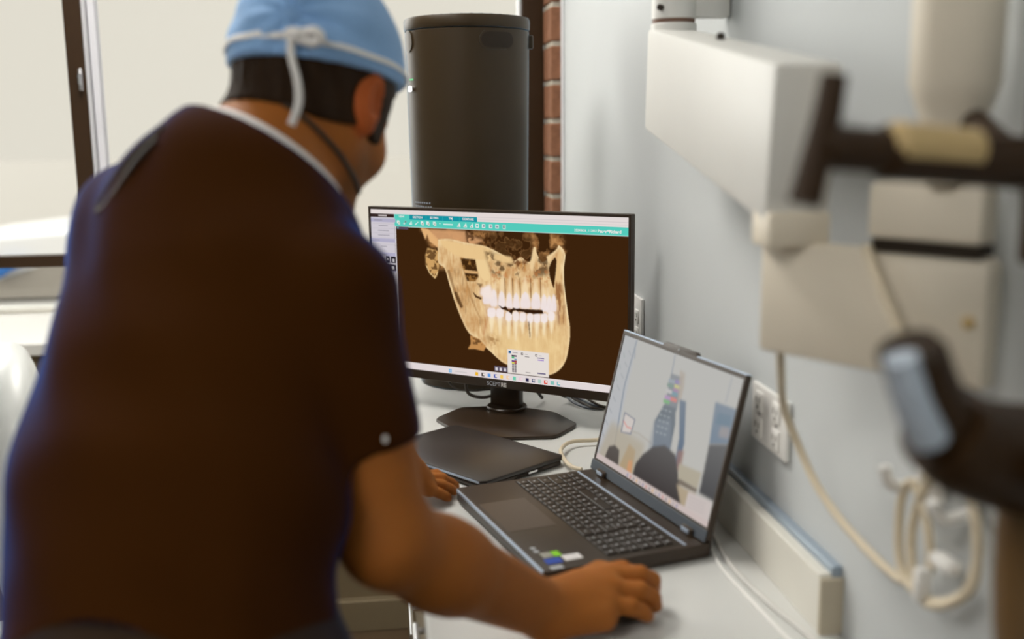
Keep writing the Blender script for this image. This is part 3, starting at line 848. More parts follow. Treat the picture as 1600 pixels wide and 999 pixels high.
# picture on the laptop screen: shown content plus a painted reflection of the room
HL = [[-0.011086365703, -0.00263058217, 12.1298022068], [-0.0033344679889, 0.005057612871, -0.6133561523], [-0.005828216821, -0.001115022034, 1.0]]
UW, UH = 380, 244
def fl(x, y):
    d = HL[2][0]*x+HL[2][1]*y+1
    u = (HL[0][0]*x+HL[0][1]*y+HL[0][2])/d
    v = (HL[1][0]*x+HL[1][1]*y+HL[1][2])/d
    return ((u+.004)/.350*UW, (.234-v)/.218*UH)
q = Pic(UW, UH, (192, 190, 184), fl)
q.poly([(960, 510), (990, 525), (945, 730), (915, 725)], (186, 188, 192), 2)
for i in range(9):
    x, y = 975-i*6, 545+i*18
    q.line([(x, y), (x+3, y+7)], 1.2, (120, 128, 140), 2, .5)
    q.line([(x-8, y+4), (x-7, y+10)], 1.5, (90, 130, 120), 2, .4)
q.line([(987, 530), (968, 600), (958, 660), (953, 690)], 2.6, (120, 134, 152), 1.6, .85)
q.line([(985, 535), (984, 556)], 2, (130, 142, 160), 1.5, .7)
q.line([(1046, 552), (1040, 586)], 2, (126, 138, 156), 1.5, .8)
q.line([(1134, 586), (1124, 624)], 1.6, (150, 156, 166), 1.5, .8)
q.poly([(948, 655), (1000, 690), (985, 745), (920, 720)], (178, 166, 144), 6, .8)
q.poly([(962, 672), (968, 640), (985, 652), (978, 676)], (120, 124, 140), .8)
q.poly([(964, 671), (969, 643), (983, 653), (977, 673)], (214, 204, 198), .6)
q.line([(967, 655), (972, 664), (978, 666)], 1.2, (226, 110, 100), 1.2, .8)
q.line([(978, 670), (990, 674), (1010, 690)], 1.5, (170, 160, 146), 3, .6)
# tile palette and dark column
q.poly([(1040, 580), (1058, 586), (1048, 640), (1030, 630)], (110, 118, 128), 1)
tiles = [(1041, 592, (140, 156, 170)), (1051, 594, (126, 104, 178)), (1039, 599, (92, 134, 120)), (1050, 601, (206, 200, 110)), (1037, 608, (200, 196, 196)), (1048, 607, (160, 110, 160)), (1046, 612, (80, 140, 160)), (1035, 618, (180, 130, 190)), (1044, 621, (222, 104, 92)), (1033, 624, (96, 176, 96))]
for x, y, c in tiles: q.poly([(x-4.5, y-4.5), (x+5, y-1), (x+4, y+4.5), (x-5.5, y+1.5)], c, .7)
q.poly([(1054, 574), (1062, 580), (1060, 600), (1055, 622), (1050, 622), (1052, 596)], (176, 158, 138), 1.6, .8)
q.poly([(1029, 628), (1047, 634), (1046, 660), (1040, 690), (1030, 730), (1000, 730), (1012, 690), (1014, 655)], (66, 84, 100), 1.6)
q.poly([(1014, 652), (1040, 652), (1040, 700), (1004, 700)], (120, 132, 148), 4, .55)
for i in range(5):
    for j in range(3): q.poly([(1024+j*6-i*2, 634+i*9+j*2), (1028+j*6-i*2, 635+i*9+j*2), (1028+j*6-i*2, 637+i*9+j*2), (1024+j*6-i*2, 636+i*9+j*2)], (170, 180, 186), .7, .7)
q.poly([(1053, 620), (1063, 624), (1060, 690), (1052, 725), (1044, 725), (1052, 680)], (62, 92, 122), 1.4)
q.poly([(1050, 700), (1060, 700), (1054, 735), (1046, 730)], (150, 100, 80), 2, .7)
# dark figures, a reflection painted into the picture
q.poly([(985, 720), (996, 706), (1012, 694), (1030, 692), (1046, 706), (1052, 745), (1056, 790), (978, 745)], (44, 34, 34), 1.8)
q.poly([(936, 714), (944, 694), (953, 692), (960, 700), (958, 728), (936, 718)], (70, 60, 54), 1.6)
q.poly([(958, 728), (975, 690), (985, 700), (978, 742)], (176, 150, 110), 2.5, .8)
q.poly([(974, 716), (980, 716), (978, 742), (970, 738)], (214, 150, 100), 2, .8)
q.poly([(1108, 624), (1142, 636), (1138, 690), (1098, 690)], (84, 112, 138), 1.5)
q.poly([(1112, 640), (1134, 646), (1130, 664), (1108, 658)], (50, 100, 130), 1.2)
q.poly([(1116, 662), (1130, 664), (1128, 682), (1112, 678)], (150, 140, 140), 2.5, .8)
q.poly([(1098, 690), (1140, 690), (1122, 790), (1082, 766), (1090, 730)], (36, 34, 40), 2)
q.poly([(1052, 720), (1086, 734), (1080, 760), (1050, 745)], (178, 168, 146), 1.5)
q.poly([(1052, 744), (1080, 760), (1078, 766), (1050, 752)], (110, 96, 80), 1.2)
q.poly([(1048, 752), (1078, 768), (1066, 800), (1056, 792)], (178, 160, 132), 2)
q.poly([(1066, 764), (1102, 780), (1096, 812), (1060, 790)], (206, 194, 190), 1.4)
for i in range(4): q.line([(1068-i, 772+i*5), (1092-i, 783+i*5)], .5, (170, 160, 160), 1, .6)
q.rect(-2, UH-13, UW+2, UH+2, (206, 190, 186), .6)
for i in range(16):
    c = [(70, 90, 160), (200, 90, 80), (60, 60, 70), (220, 170, 60), (150, 150, 160)][i % 5]
    q.rect(120+i*11, UH-9, 124+i*11, UH-4, c, .8, .7)
glare = np.clip(.66-.60*q.yy/UH, 0, 1)[..., None]  # pale reflected haze painted over the picture, thicker towards the top
q.a = q.a*(1-glare*.75)+lin((190, 190, 188))*glare*.75
q.a = np.stack([q.blur(q.a[..., i], .8) for i in range(3)], -1)
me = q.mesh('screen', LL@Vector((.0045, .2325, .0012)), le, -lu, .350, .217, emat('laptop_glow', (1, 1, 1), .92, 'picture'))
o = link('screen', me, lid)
o['label'] = 'lit laptop screen with coloured tiles, painted haze and reflected dark figures'

# ------------------------------------------------------------------ closed laptop lying flat
A_, B_, C_ = Vector((.136, 2.014, 0)), Vector((.314, 1.781, 0)), Vector((.160, 1.655, 0))
ce = (B_-A_).normalized()
cn = Vector((-ce.y, ce.x, 0))
cn = cn if cn.dot(C_-A_) > 0 else -cn
CLF = frame((A_.x, A_.y, DZ), ce, cn, (0, 0, 1))
ct = thing('closed_laptop', 'closed slim black laptop lying flat in front of the monitor stand', 'laptop', (.155, 1.84, DZ))
CWd, CDp = .293, .200
rr = [(0, .008), (.008, 0), (CWd-.008, 0), (CWd, .008), (CWd, CDp-.008), (CWd-.008, CDp), (.008, CDp), (0, CDp-.008)]
sc_ = lambda P, k: [(CWd/2+(x-CWd/2)*k, CDp/2+(y-CDp/2)*k) for x, y in P]
part('base', [prism(sc_(rr, .985), .002, .0095, CLF, .002), bb(.03, CWd-.03, .02, .03, 0, .0025, 0, CLF), bb(.03, CWd-.03, CDp-.03, CDp-.02, 0, .0025, 0, CLF)], M_LAP, ct, True)
part('lid', [prism(rr, .0105, .0180, CLF, .0015)], mat('lid_black', (.026, .019, .015), .36, spec=.6, var=.2, scale=300), ct, True)
part('lid_edge', [bb(.01, CWd-.01, CDp-.0005, CDp+.0006, .0125, .016, .0003, CLF)], M_LAPEDGE, ct)
part('port_strip', [bb(CWd-.004, CWd-.0015, .055, .120, .004, .008, .0004, CLF)], M_DARK, ct)
part('port', [bb(CWd-.0030, CWd-.0008, .070, .092, .0045, .0085, .0004, CLF)], M_CHROME, ct)
part('status_light', [bb(.17, .195, CDp-.004, CDp-.0005, .004, .0065, .0004, CLF)], M_LEGEND, ct)

# ------------------------------------------------------------------ mouse
ms = thing('computer_mouse', 'small dark mouse under the right hand', 'mouse', (.268, 1.186, DZ))
def mouse_shell(k, zt):
    V, F = [], []
    n, m = 20, 7
    for j in range(m+1):
        t = j/m*math.pi/2
        for i in range(n):
            a = 2*math.pi*i/n
            V.append(Vector((.268+.044*k*math.cos(t)**.6*math.cos(a), 1.186+.025*k*math.cos(t)**.6*math.sin(a), DZ+.002+zt*math.sin(t))))
    for j in range(m):
        for i in range(n): F.append([j*n+i, j*n+(i+1) % n, (j+1)*n+(i+1) % n, (j+1)*n+i])
    F.append(list(range(n))[::-1])
    return (V, F)
part('mouse_body', [mouse_shell(1, .0165)], M_BLACK, ms, True)
part('mouse_foot', [cyl((.268, 1.186, DZ), (.268, 1.186, DZ+.003), .02, n=20)], M_DARK, ms)
part('scroll_wheel', [cyl((.296, 1.182, DZ+.012), (.296, 1.190, DZ+.012), .005, n=16)], M_DARK, ms, True)

# ------------------------------------------------------------------ cables on the desk
def cord(name, label, P, r, m, cat='cable', n=10, k=10):
    return tag(part(name, [tube(P, r, n, k)], m, None, True), label, cat)
cord('usb_cable', 'cream cable looping behind the open laptop screen', [(.47, 1.86, DZ+.03), (.40, 1.885, DZ+.012), (.345, 1.880, DZ+.012), (.316, 1.835, DZ+.013), (.310, 1.775, DZ+.014), (.316, 1.730, DZ+.0135), (.330, 1.712, DZ+.013)], .0038, M_CORD)
cord('display_cable', 'thick black cable hanging in a loop under the monitor', [MF@Vector((-.085, .032, .035)), MF@Vector((-.086, .030, -.004)), MF@Vector((-.078, .032, -.030)), MF@Vector((-.045, .045, -.036)), MF@Vector((-.01, .075, -.020)), MF@Vector((.01, .10, -.0)), MF@Vector((.02, .13, -.02)), MF@Vector((.03, .16, -.056))], .0036, M_CORDB)
cord('power_cable', 'thin black cable drooping beside the thicker loop', [MF@Vector((-.135, .032, .03)), MF@Vector((-.132, .030, -.002)), MF@Vector((-.112, .032, -.022)), MF@Vector((-.075, .040, -.024)), MF@Vector((-.04, .06, -.022)), MF@Vector((-.01, .085, -.03)), MF@Vector((.0, .12, -.058))], .0022, M_CORDB)
bd = thing('cable_bundle', 'coiled black cable bundle tied up behind the monitor edge', 'cable', (.395, 2.20, DZ))
for i in range(4):
    ox, oy = .008*i, .006*(i % 2)
    part('strand', [tube([(.372+ox, 2.235+oy, DZ+.075-.012*i), (.380+ox, 2.215-oy, DZ+.045), (.386+ox*.4, 2.195, DZ+.026), (.398+ox, 2.17+oy, DZ+.012+.003*i), (.425+ox, 2.14-oy, DZ+.005+.002*i), (.455+ox, 2.13, DZ+.004)], .003, 8, 8)], M_CORDB if i % 2 else mat('cord_blue_grey', (.10, .12, .15), .35), bd, True)
part('tie', [tube([(.378, 2.20, DZ+.020), (.384, 2.19, DZ+.036), (.398, 2.192, DZ+.036), (.402, 2.198, DZ+.020), (.390, 2.204, DZ+.014), (.378, 2.20, DZ+.020)], .0028, 8, 6)], M_CORDB, bd, True)
cord('charger_cable', 'pale grey cable running along the foot of the upstand', [(.478, 1.47, DZ+.012), (.470, 1.42, DZ+.004), (.462, 1.35, DZ+.004), (.458, 1.29, DZ+.004), (.462, 1.23, DZ+.004), (.470, 1.17, DZ+.004), (.482, 1.10, DZ+.004), (.487, 1.06, DZ+.004)], .0036, M_CORDG)
cord('thin_cable', 'thin white cable lying beside the grey cable', [(.464, 1.46, DZ+.008), (.457, 1.42, DZ+.003), (.448, 1.35, DZ+.003), (.444, 1.29, DZ+.003), (.447, 1.23, DZ+.003), (.452, 1.15, DZ+.003), (.458, 1.06, DZ+.003)], .0024, M_PLATE)

# ------------------------------------------------------------------ wall-mounted x-ray unit
xr = thing('dental_x_ray_unit', 'cream jointed x-ray arm and control box on the right wall, out of focus', 'x-ray machine', (XW, 1.5, 1.3))
def beam(a, b, w, h, m, name, bev=.006):
    # a, b: centres of the two end faces; w sideways, h vertical
    a, b = Vector(a), Vector(b)
    d = (b-a).normalized()
    s = d.cross(Vector((0, 0, 1))).normalized()
    return part(name, [box((0, 0, (b-a).length/2), (w, h, (b-a).length), frame(a, s, s.cross(d), d), bev)], m, xr, True)
beam((.440, 1.60, 1.413), (.392, .95, 1.324), .064, .150, M_CREAM, 'support_arm')
part('pivot_post', [cyl((.441, 1.57, 1.475), (.441, 1.57, 1.492), .034, n=36, bev=.002), cyl((.441, 1.57, 1.497), (.441, 1.57, 1.72), .0325, n=36, bev=.002)], M_CREAM, xr, True)
part('pivot_ring', [cyl((.441, 1.57, 1.490), (.441, 1.57, 1.4985), .0315, n=36)], mat('ring_brown', (.16, .08, .05), .5), xr, True, 'brown ring at the pivot')
part('pivot_screw', [cyl((.4125, 1.545, 1.513), (.4165, 1.549, 1.513), .0045, n=12)], M_DARK, xr, True)
part('wall_bracket', [bb(.455, XW-.002, 1.53, 1.61, 1.62, 1.70, .006), bb(.462, XW-.002, 1.555, 1.585, 1.50, 1.62, .004)], M_CREAM, xr, True)
part('adjust_knob', [cyl((.425, 1.30, 1.440), (.425, 1.30, 1.456), .006, .005, n=16, bev=.002)], M_DARK, xr, True, 'small dark knob on the arm')
# control box turned towards the camera
bx = (Vector((.497, .80, 0))-Vector((.372, 1.0, 0))).normalized()
by = Vector((-bx.y, bx.x, 0))
by = by if by.x > 0 else -by
BF = frame((.372, 1.0, 0), bx, by, (0, 0, 1))
cbx = part('control_box', [bb(0, .232, 0, .026, 1.120, 1.232, .006, BF)], M_BEIGE, xr, True, 'beige control box')
part('box_screw', [cyl(BF@Vector((.218, .001, 1.178)), BF@Vector((.218, -.004, 1.178)), .0055, n=14, bev=.001)], M_TAN, cbx, True)
part('elbow_joint', [bb(.362, .424, .952, 1.0, 1.228, 1.262, .004)], M_BEIGE, xr, True)
part('tube_block', [bb(.120, .226, -.006, .024, 1.2425, 1.293, .006, BF)], M_BEIGE, xr, True)
part('shadow_gap', [bb(.124, .224, -.002, .022, 1.231, 1.243, 0, BF)], M_DARK, xr, label='dark strip painted as the shade under the block')  # solid dark strip fills the gap in place of its shade
tc_ = BF@Vector((.180, .020, 0))
part('tube_housing', [lathe([(.018, 1.292), (.022, 1.305), (.026, 1.345), (.032, 1.362), (.036, 1.375), (.0365, 1.47), (.036, 1.480), (.03, 1.485)], 40, Matrix.Translation((tc_.x-.010, tc_.y-.02, 0)))], M_BEIGE, xr, True, 'beige cylinder above the box')
# T handle towards the camera
th0, th1 = Vector((.281, .655, 1.329)), Vector((.455, .70, 1.314))
TD = (th1-th0).normalized()
part('handle_bar', [cyl(th0, th0+TD*.052, .0145, n=28, bev=.002), cyl(th0+TD*.05, th0+TD*.175, .0185, n=28, bev=.003)], M_DKARM, xr, True, 'black T-shaped handle')
part('handle_sleeve', [cyl(th0+TD*.052+Vector((0, -.006, .0055)), th0+TD*.128+Vector((0, -.006, .0055)), .0150, n=28, bev=.005)], M_TAN, xr, True, 'tan sleeve on the black handle')
part('handle_plate', [tube([th0+Vector((.009, .002, .045)), th0+Vector((.004, 0, .018)), th0+Vector((-.004, -.002, -.014)), th0+Vector((-.010, -.004, -.036))], lambda t: .0088+.0022*t, 18, 6, flat=1.0)], M_DKARM, xr, True)
part('handle_yoke', [cyl(th1-TD*.012, (tc_.x, tc_.y-.03, 1.345), .012, n=20), bb(.462, .486, .69, .72, 1.24, 1.40, .006)], M_DKARM, xr, True)
# hanging tube across the box
part('air_tube', [tube([BF@Vector((.125, -.012, 1.236)), BF@Vector((.150, -.022, 1.200)), BF@Vector((.185, -.032, 1.150)), BF@Vector((.205, -.034, 1.110)), BF@Vector((.215, -.02, 1.06)), BF@Vector((.22, .02, 1.03))], .0050, 12, 8)], M_CORD, xr, True, 'cream hose crossing the box')
xc = cord('coiled_cord', 'cream cord drooping from the beige box to a wall hook', [(.400, 1.010, 1.128), (.418, 1.05, 1.085), (.445, 1.105, 1.03), (.462, 1.10, .985), (.470, 1.065, .950), (.478, 1.010, .925), (.488, .94, .908), (.495, .905, .906), (.500, .875, .93), (.500, .885, .975), (.500, .915, 1.003), (.497, .930, .975), (.494, .915, .915), (.496, .865, .905), (.500, .815, .935), (.502, .802, .985), (.502, .83, 1.030), (.500, .880, 1.020), (.497, .905, .96), (.494, .885, .905), (.496, .84, .912), (.500, .800, .955), (.503, .82, 1.02), (.503, .87, 1.035), (.503, .90, 1.012)], .0046, M_CORD, n=12)
hk = thing('wall_hook', 'white plastic hook holding the coiled cord', 'hook', (XW, .92, 1.0))
part('hook_plate', [bb(XW-.008, XW, .893, .945, .985, 1.045, .004)], M_PLATE, hk, True)
part('hook_arm', [tube([(XW-.004, .93, .998), (.495, .93, .994), (.483, .93, 1.000), (.478, .93, 1.015)], .006, 12, 6)], M_PLATE, hk, True)
part('hook_arm', [tube([(XW-.004, .84, 1.0), (.495, .84, .994), (.483, .84, 1.0), (.478, .84, 1.012)], .006, 12, 6)], M_PLATE, hk, True)
cg = thing('cord_clip', 'small white clip on the coiled cord', 'clip', (.49, .85, .905))
part('clip_body', [box((.492, .872, .918), (.016, .012, .034), None, .004), box((.492, .835, .955), (.016, .034, .012), None, .004)], M_PLATE, cg, True)

# ------------------------------------------------------------------ microscope at the right edge
mi = thing('dental_microscope', 'dark eyepiece and body of a microscope at the right edge, strongly blurred', 'microscope', (.47, .66, 0))
part('floor_base', [lathe([(.20, 0), (.20, .03), (.17, .05), (.03, .06)], 40, Matrix.Translation((.30, .50, 0)))], M_DKARM, mi, True)
part('column', [tube([(.30, .50, .05), (.36, .54, .5), (.445, .60, .85), (.455, .645, 1.0), (.455, .65, 1.10)], .032, 24, 8)], mat('column_brown', (.115, .062, .018), .45), mi, True, 'brown supporting column')
part('body', [tube([(.500, .66, 1.105), (.455, .648, 1.112), (.41, .635, 1.122), (.374, .62, 1.136), (.352, .612, 1.152)], lambda t: .044-.014*t, 24, 8)], M_DKARM, mi, True)
part('eyepiece', [tube([(.356, .614, 1.146), (.336, .606, 1.178), (.324, .600, 1.203)], lambda t: .023-.003*t, 24, 6)], M_DKARM, mi, True)
part('eye_cup', [tube([(.322, .6005, 1.201), (.319, .599, 1.207)], .0195, 24, 3)], M_BLACKS, mi, True)
part('eyepiece_highlight', [tube([(.334, .594, 1.150), (.320, .590, 1.174), (.309, .588, 1.204)], lambda t: .0125-.002*t, 20, 6)], M_PALEBLUE, mi, True, 'pale blue rim painted as a highlight')  # pale blue tube stands for the bluish highlight on the eyepiece
part('focus_knob', [cyl((.43, .60, 1.12), (.43, .575, 1.12), .022, n=28, bev=.004)], M_DKARM, mi, True)

# ------------------------------------------------------------------ chair behind the person
ch = thing('swivel_chair', 'white padded swivel chair behind the person at the left edge', 'chair', (-.66, 1.62, 0))
def pad(c, s, M=None, k=3.2, n=28, m=14):
    V, F = [], []
    sg = lambda v, e: math.copysign(abs(v)**e, v)
    for j in range(m+1):
        t = -math.pi/2+math.pi*j/m
        for i in range(n):
            a = 2*math.pi*i/n
            e = 2/k
            V.append(Vector((c[0]+s[0]/2*sg(math.cos(t), e)*sg(math.cos(a), e), c[1]+s[1]/2*sg(math.cos(t), e)*sg(math.sin(a), e), c[2]+s[2]/2*sg(math.sin(t), e))))
    for j in range(m):
        for i in range(n): F.append([j*n+i, j*n+(i+1) % n, (j+1)*n+(i+1) % n, (j+1)*n+i])
    return xf((V, F), M)
CHM = Matrix.Translation((-.66, 1.62, 0))@Matrix.Rotation(.35, 4, 'Z')
part('seat', [pad((0, 0, .47), (.46, .46, .09), CHM)], M_CHAIR, ch, True)
part('backrest', [pad((.10, -.03, .80), (.10, .44, .46), CHM, 2.6)], M_CHAIR, ch, True)
part('back_post', [tube([CHM@Vector((.0, 0, .42)), CHM@Vector((.19, -.01, .43)), CHM@Vector((.20, -.02, .60)), CHM@Vector((.16, -.03, .76))], .016, 12, 6)], M_CHROME, ch, True)
part('gas_column', [cyl(CHM@Vector((0, 0, .10)), CHM@Vector((0, 0, .43)), .025, n=20)], M_CHROME, ch, True)
for i in range(5):
    a = 2*math.pi*i/5+.3
    e_ = Vector((math.cos(a), math.sin(a), 0))
    lg = part('base_leg', [tube([CHM@Vector((0, 0, .12)), CHM@(e_*.14+Vector((0, 0, .10))), CHM@(e_*.27+Vector((0, 0, .075)))], lambda t: .018-.006*t, 12, 5)], M_CHROME, ch, True)
    cc = CHM@(e_*.265)
    part('caster', [cyl((cc.x-.012, cc.y, .03), (cc.x+.012, cc.y, .03), .03, n=20, bev=.004), cyl((cc.x, cc.y, .04), (cc.x, cc.y, .075), .008, n=10)], M_DARK, lg, True)

# ------------------------------------------------------------------ the person: smooth bodies grown from blended limbs
f32 = np.float32
def V3(*a): return np.array(a, dtype=np.float64)
def nrm(a): a = np.asarray(a, float); return a/np.linalg.norm(a)
def cone(P, a, b, ra, rb):
    a, b = np.asarray(a, float), np.asarray(b, float)
    pa, ba = P-a, b-a
    t = np.clip(pa@ba/(ba@ba), 0, 1)
    return np.linalg.norm(pa-t[:, None]*ba, axis=1)-(ra+(rb-ra)*t)
def ell(P, c, A, rad):
    q = (P-np.asarray(c))@np.asarray(A).T
    rad = np.asarray(rad)
    k0 = np.linalg.norm(q/rad, axis=1)
    k1 = np.linalg.norm(q/rad**2, axis=1)+1e-9
    return k0*(k0-1)/k1
def smin(a, b, k):
    h = np.clip(.5+.5*(b-a)/k, 0, 1)
    return b+(a-b)*h-k*h*(1-h)
def smax(a, b, k): return -smin(-a, -b, k)
def grow(fn, lo, hi, h, name, m):
    # sparse surface nets
    lo = np.asarray(lo, float)
    N = np.ceil((np.asarray(hi)-lo)/h/4).astype(int)*4+4
    c4 = [np.arange(0, n, 4) for n in N]
    G = np.stack(np.meshgrid(*c4, indexing='ij'), -1).reshape(-1, 3)
    d = fn(lo+(G+2)*h)
    G = G[np.abs(d) < h*4*1.9]
    off = np.stack(np.meshgrid(*[np.arange(4)]*3, indexing='ij'), -1).reshape(-1, 3)
    cells = (G[:, None]+off[None]).reshape(-1, 3)
    mul = np.array([(N[1]+8)*(N[2]+8), N[2]+8, 1])
    key = lambda c: c@mul
    cor = np.stack(np.meshgrid(*[np.arange(2)]*3, indexing='ij'), -1).reshape(-1, 3)
    ck = key(cells)
    allk = np.unique((ck[:, None]+key(cor)[None]).reshape(-1))
    pts = np.stack([allk//mul[0], (allk % mul[0])//mul[1], allk % mul[1]], -1)
    val = np.concatenate([fn(lo+s*h) for s in np.array_split(pts, max(1, len(pts)//400000+1))])
    cv = val[np.searchsorted(allk, ck[:, None]+key(cor)[None])]
    neg = cv < 0
    act = neg.any(1) & ~neg.all(1)
    cells, ck, cv, neg = cells[act], ck[act], cv[act], neg[act]
    E = [(i, j) for i in range(8) for j in range(i+1, 8) if np.abs(cor[i]-cor[j]).sum() == 1]
    acc, cnt = np.zeros((len(cells), 3)), np.zeros(len(cells))
    for i, j in E:
        s = neg[:, i] != neg[:, j]
        t = cv[:, i]/(cv[:, i]-cv[:, j]+1e-12)
        acc += np.where(s[:, None], cor[i]+t[:, None]*(cor[j]-cor[i]), 0)
        cnt += s
    vert = lo+(cells+acc/cnt[:, None])*h
    od = np.argsort(ck)
    sk = ck[od]
    def find(k):
        i = np.clip(np.searchsorted(sk, k), 0, len(sk)-1)
        return np.where(sk[i] == k, od[i], -1)
    F = []
    for ax in range(3):
        u, v = (ax+1) % 3, (ax+2) % 3
        ei = np.zeros(3, int); ei[ax] = 1
        i1 = [q for q in range(8) if (cor[q] == ei).all()][0]
        s = neg[:, 0] != neg[:, i1]
        c = cells[s]
        du, dv = np.zeros(3, int), np.zeros(3, int)
        du[u], dv[v] = 1, 1
        q = np.stack([find(key(c)), find(key(c-du)), find(key(c-du-dv)), find(key(c-dv))], -1)
        fl_ = neg[s][:, 0]
        q = np.where(fl_[:, None], q, q[:, ::-1])
        F.append(q[(q >= 0).all(1)])
    F = np.concatenate(F)
    me = bpy.data.meshes.new(name)
    me.vertices.add(len(vert))
    me.vertices.foreach_set('co', vert.reshape(-1).astype(f32))
    me.loops.add(F.size)
    me.loops.foreach_set('vertex_index', F.reshape(-1).astype(np.int32))
    me.polygons.add(len(F))
    me.polygons.foreach_set('loop_start', (np.arange(len(F))*4).astype(np.int32))
    me.polygons.foreach_set('use_smooth', np.ones(len(F), bool))
    me.materials.append(m)
    me.update(calc_edges=True)
    return me

# head frame: right, forward, up
PIT = math.radians(31)
hf0 = nrm((.50, .866, 0))
hr = V3(hf0[1], -hf0[0], 0)
hf = hf0*math.cos(PIT)+V3(0, 0, -math.sin(PIT))
hu = np.cross(hr, hf)
HR = np.stack([hr, hf, hu])
HC = V3(-.068, 1.22, 1.386)
def hl(a, b, c): return HC+hr*a+hf*b+hu*c
I3 = np.eye(3)
NB = V3(-.130, 1.155, 1.295)                                             # neck base
def sd_head(P):
    d = ell(P, hl(0, -.006, .026), HR, (.077, .100, .098))
    d = smin(d, ell(P, hl(0, .036, -.036), HR, (.066, .060, .082)), .03)
    for s in (-1, 1):
        d = smin(d, cone(P, hl(s*.050, -.002, -.062), hl(s*.012, .076, -.104), .022, .020), .03)
        d = smin(d, ell(P, hl(s*.040, .064, -.045), HR, (.026, .026, .026)), .02)
    d = smin(d, ell(P, hl(0, .086, -.108), HR, (.022, .018, .018)), .02)
    d = smin(d, cone(P, hl(-.034, .082, .010), hl(.034, .082, .010), .013, .013), .015)
    for s in (-1, 1): d = smax(d, -(np.linalg.norm(P-hl(s*.032, .106, -.010), axis=1)-.014), .012)
    d = smin(d, cone(P, hl(0, .094, -.002), hl(0, .113, -.042), .007, .012), .012)
    d = smin(d, cone(P, hl(-.013, .100, -.046), hl(.013, .100, -.046), .008, .008), .008)
    d = smin(d, cone(P, hl(-.018, .088, -.072), hl(.018, .088, -.072), .008, .008), .008)
    d = smax(d, -cone(P, hl(-.02, .100, -.072), hl(.02, .100, -.072), .002, .002), .004)
    return d
def sd_ear(P):
    d = None
    for s in (-1, 1):
        A = np.stack([nrm(hr*s*.90-hf*.42), nrm(hf*.90+hr*s*.42), hu])
        e = ell(P, hl(s*.082, -.010, -.018), A, (.0085, .019, .033))
        e = smin(e, ell(P, hl(s*.078, -.002, -.045), A, (.008, .012, .013)), .008)
        e = smax(e, -ell(P, hl(s*.0915, -.004, -.016), A, (.0085, .0115, .020)), .004)
        d = e if d is None else np.minimum(d, e)
    return d
def sd_neck(P): return cone(P, hl(0, -.030, -.050), NB, .057, .066)
# torso frame
SR, SL = V3(-.052, 1.035, 1.180), V3(-.262, 1.215, 1.222)
TL = nrm(SR-SL)
TT = nrm(V3(.06, .22, .42))
TL = nrm(TL-TT*(TL@TT))
TDp = np.cross(TT, TL)
TA = np.stack([TL, TDp, TT])
ER, WR = V3(-.004, .992, .945), V3(.175, 1.138, .789)
EL, WL = V3(-.085, 1.455, 1.045), V3(.030, 1.610, .808)
def sd_torso(P):
    d = ell(P, V3(-.168, 1.110, 1.172), TA, (.160, .118, .150))
    d = smin(d, ell(P, V3(-.203, 1.010, 1.000), TA, (.170, .125, .20)), .08)
    d = smin(d, ell(P, V3(-.200, .930, .830), I3, (.150, .135, .13)), .06)
    d = smin(d, cone(P, NB+V3(-.02, -.015, -.035), SR+V3(-.010, 0, -.012), .048, .050), .04)
    d = smin(d, cone(P, NB+V3(-.01, -.01, -.02), SL+V3(.018, -.01, .012), .066, .066), .08)
    d = smin(d, np.linalg.norm(P-V3(-.160, 1.130, 1.285), axis=1)-.070, .05)
    return d
def sd_arms(P):
    d = cone(P, SR, V3(-.024, 1.008, 1.06), .056, .0465)
    d = smin(d, cone(P, V3(-.024, 1.008, 1.06), ER, .0465, .044), .02)
    d = smin(d, cone(P, ER, ER+(WR-ER)*.35, .044, .047), .02)
    d = smin(d, cone(P, ER+(WR-ER)*.30, WR, .047, .033), .02)
    l = cone(P, SL, EL, .058, .044)
    l = smin(l, cone(P, EL, EL+(WL-EL)*.35, .042, .043), .02)
    l = smin(l, cone(P, EL+(WL-EL)*.3, WL, .043, .028), .02)
    return np.minimum(d, l)
def finger(P, pts, r0, r1, k=.003):
    d = None
    n = len(pts)-1
    for i in range(n):
        ra, rb = r0+(r1-r0)*i/n, r0+(r1-r0)*(i+1)/n
        c = cone(P, pts[i], pts[i+1], ra, rb)
        d = c if d is None else smin(d, c, k)
    return d
RF = [[V3(.256, 1.208, .798), V3(.284, 1.206, .802), V3(.299, 1.220, .791), V3(.305, 1.236, .777)],
      [V3(.266, 1.186, .802), V3(.300, 1.183, .804), V3(.318, 1.192, .792), V3(.323, 1.203, .777)],
      [V3(.261, 1.163, .797), V3(.294, 1.157, .796), V3(.311, 1.163, .783), V3(.316, 1.169, .770)],
      [V3(.251, 1.142, .788), V3(.279, 1.138, .785), V3(.295, 1.142, .775), V3(.301, 1.148, .7675)]]
LFG = [[V3(.050, 1.652, .786), V3(.078, 1.668, .782), V3(.090, 1.682, .770), V3(.095, 1.690, .763)],
       [V3(.058, 1.640, .786), V3(.086, 1.652, .780), V3(.101, 1.662, .768), V3(.109, 1.668, .761)],
       [V3(.064, 1.624, .783), V3(.086, 1.633, .775), V3(.098, 1.641, .766), V3(.105, 1.646, .760)],
       [V3(.064, 1.606, .779), V3(.080, 1.609, .771), V3(.089, 1.613, .764), V3(.094, 1.616, .760)]]
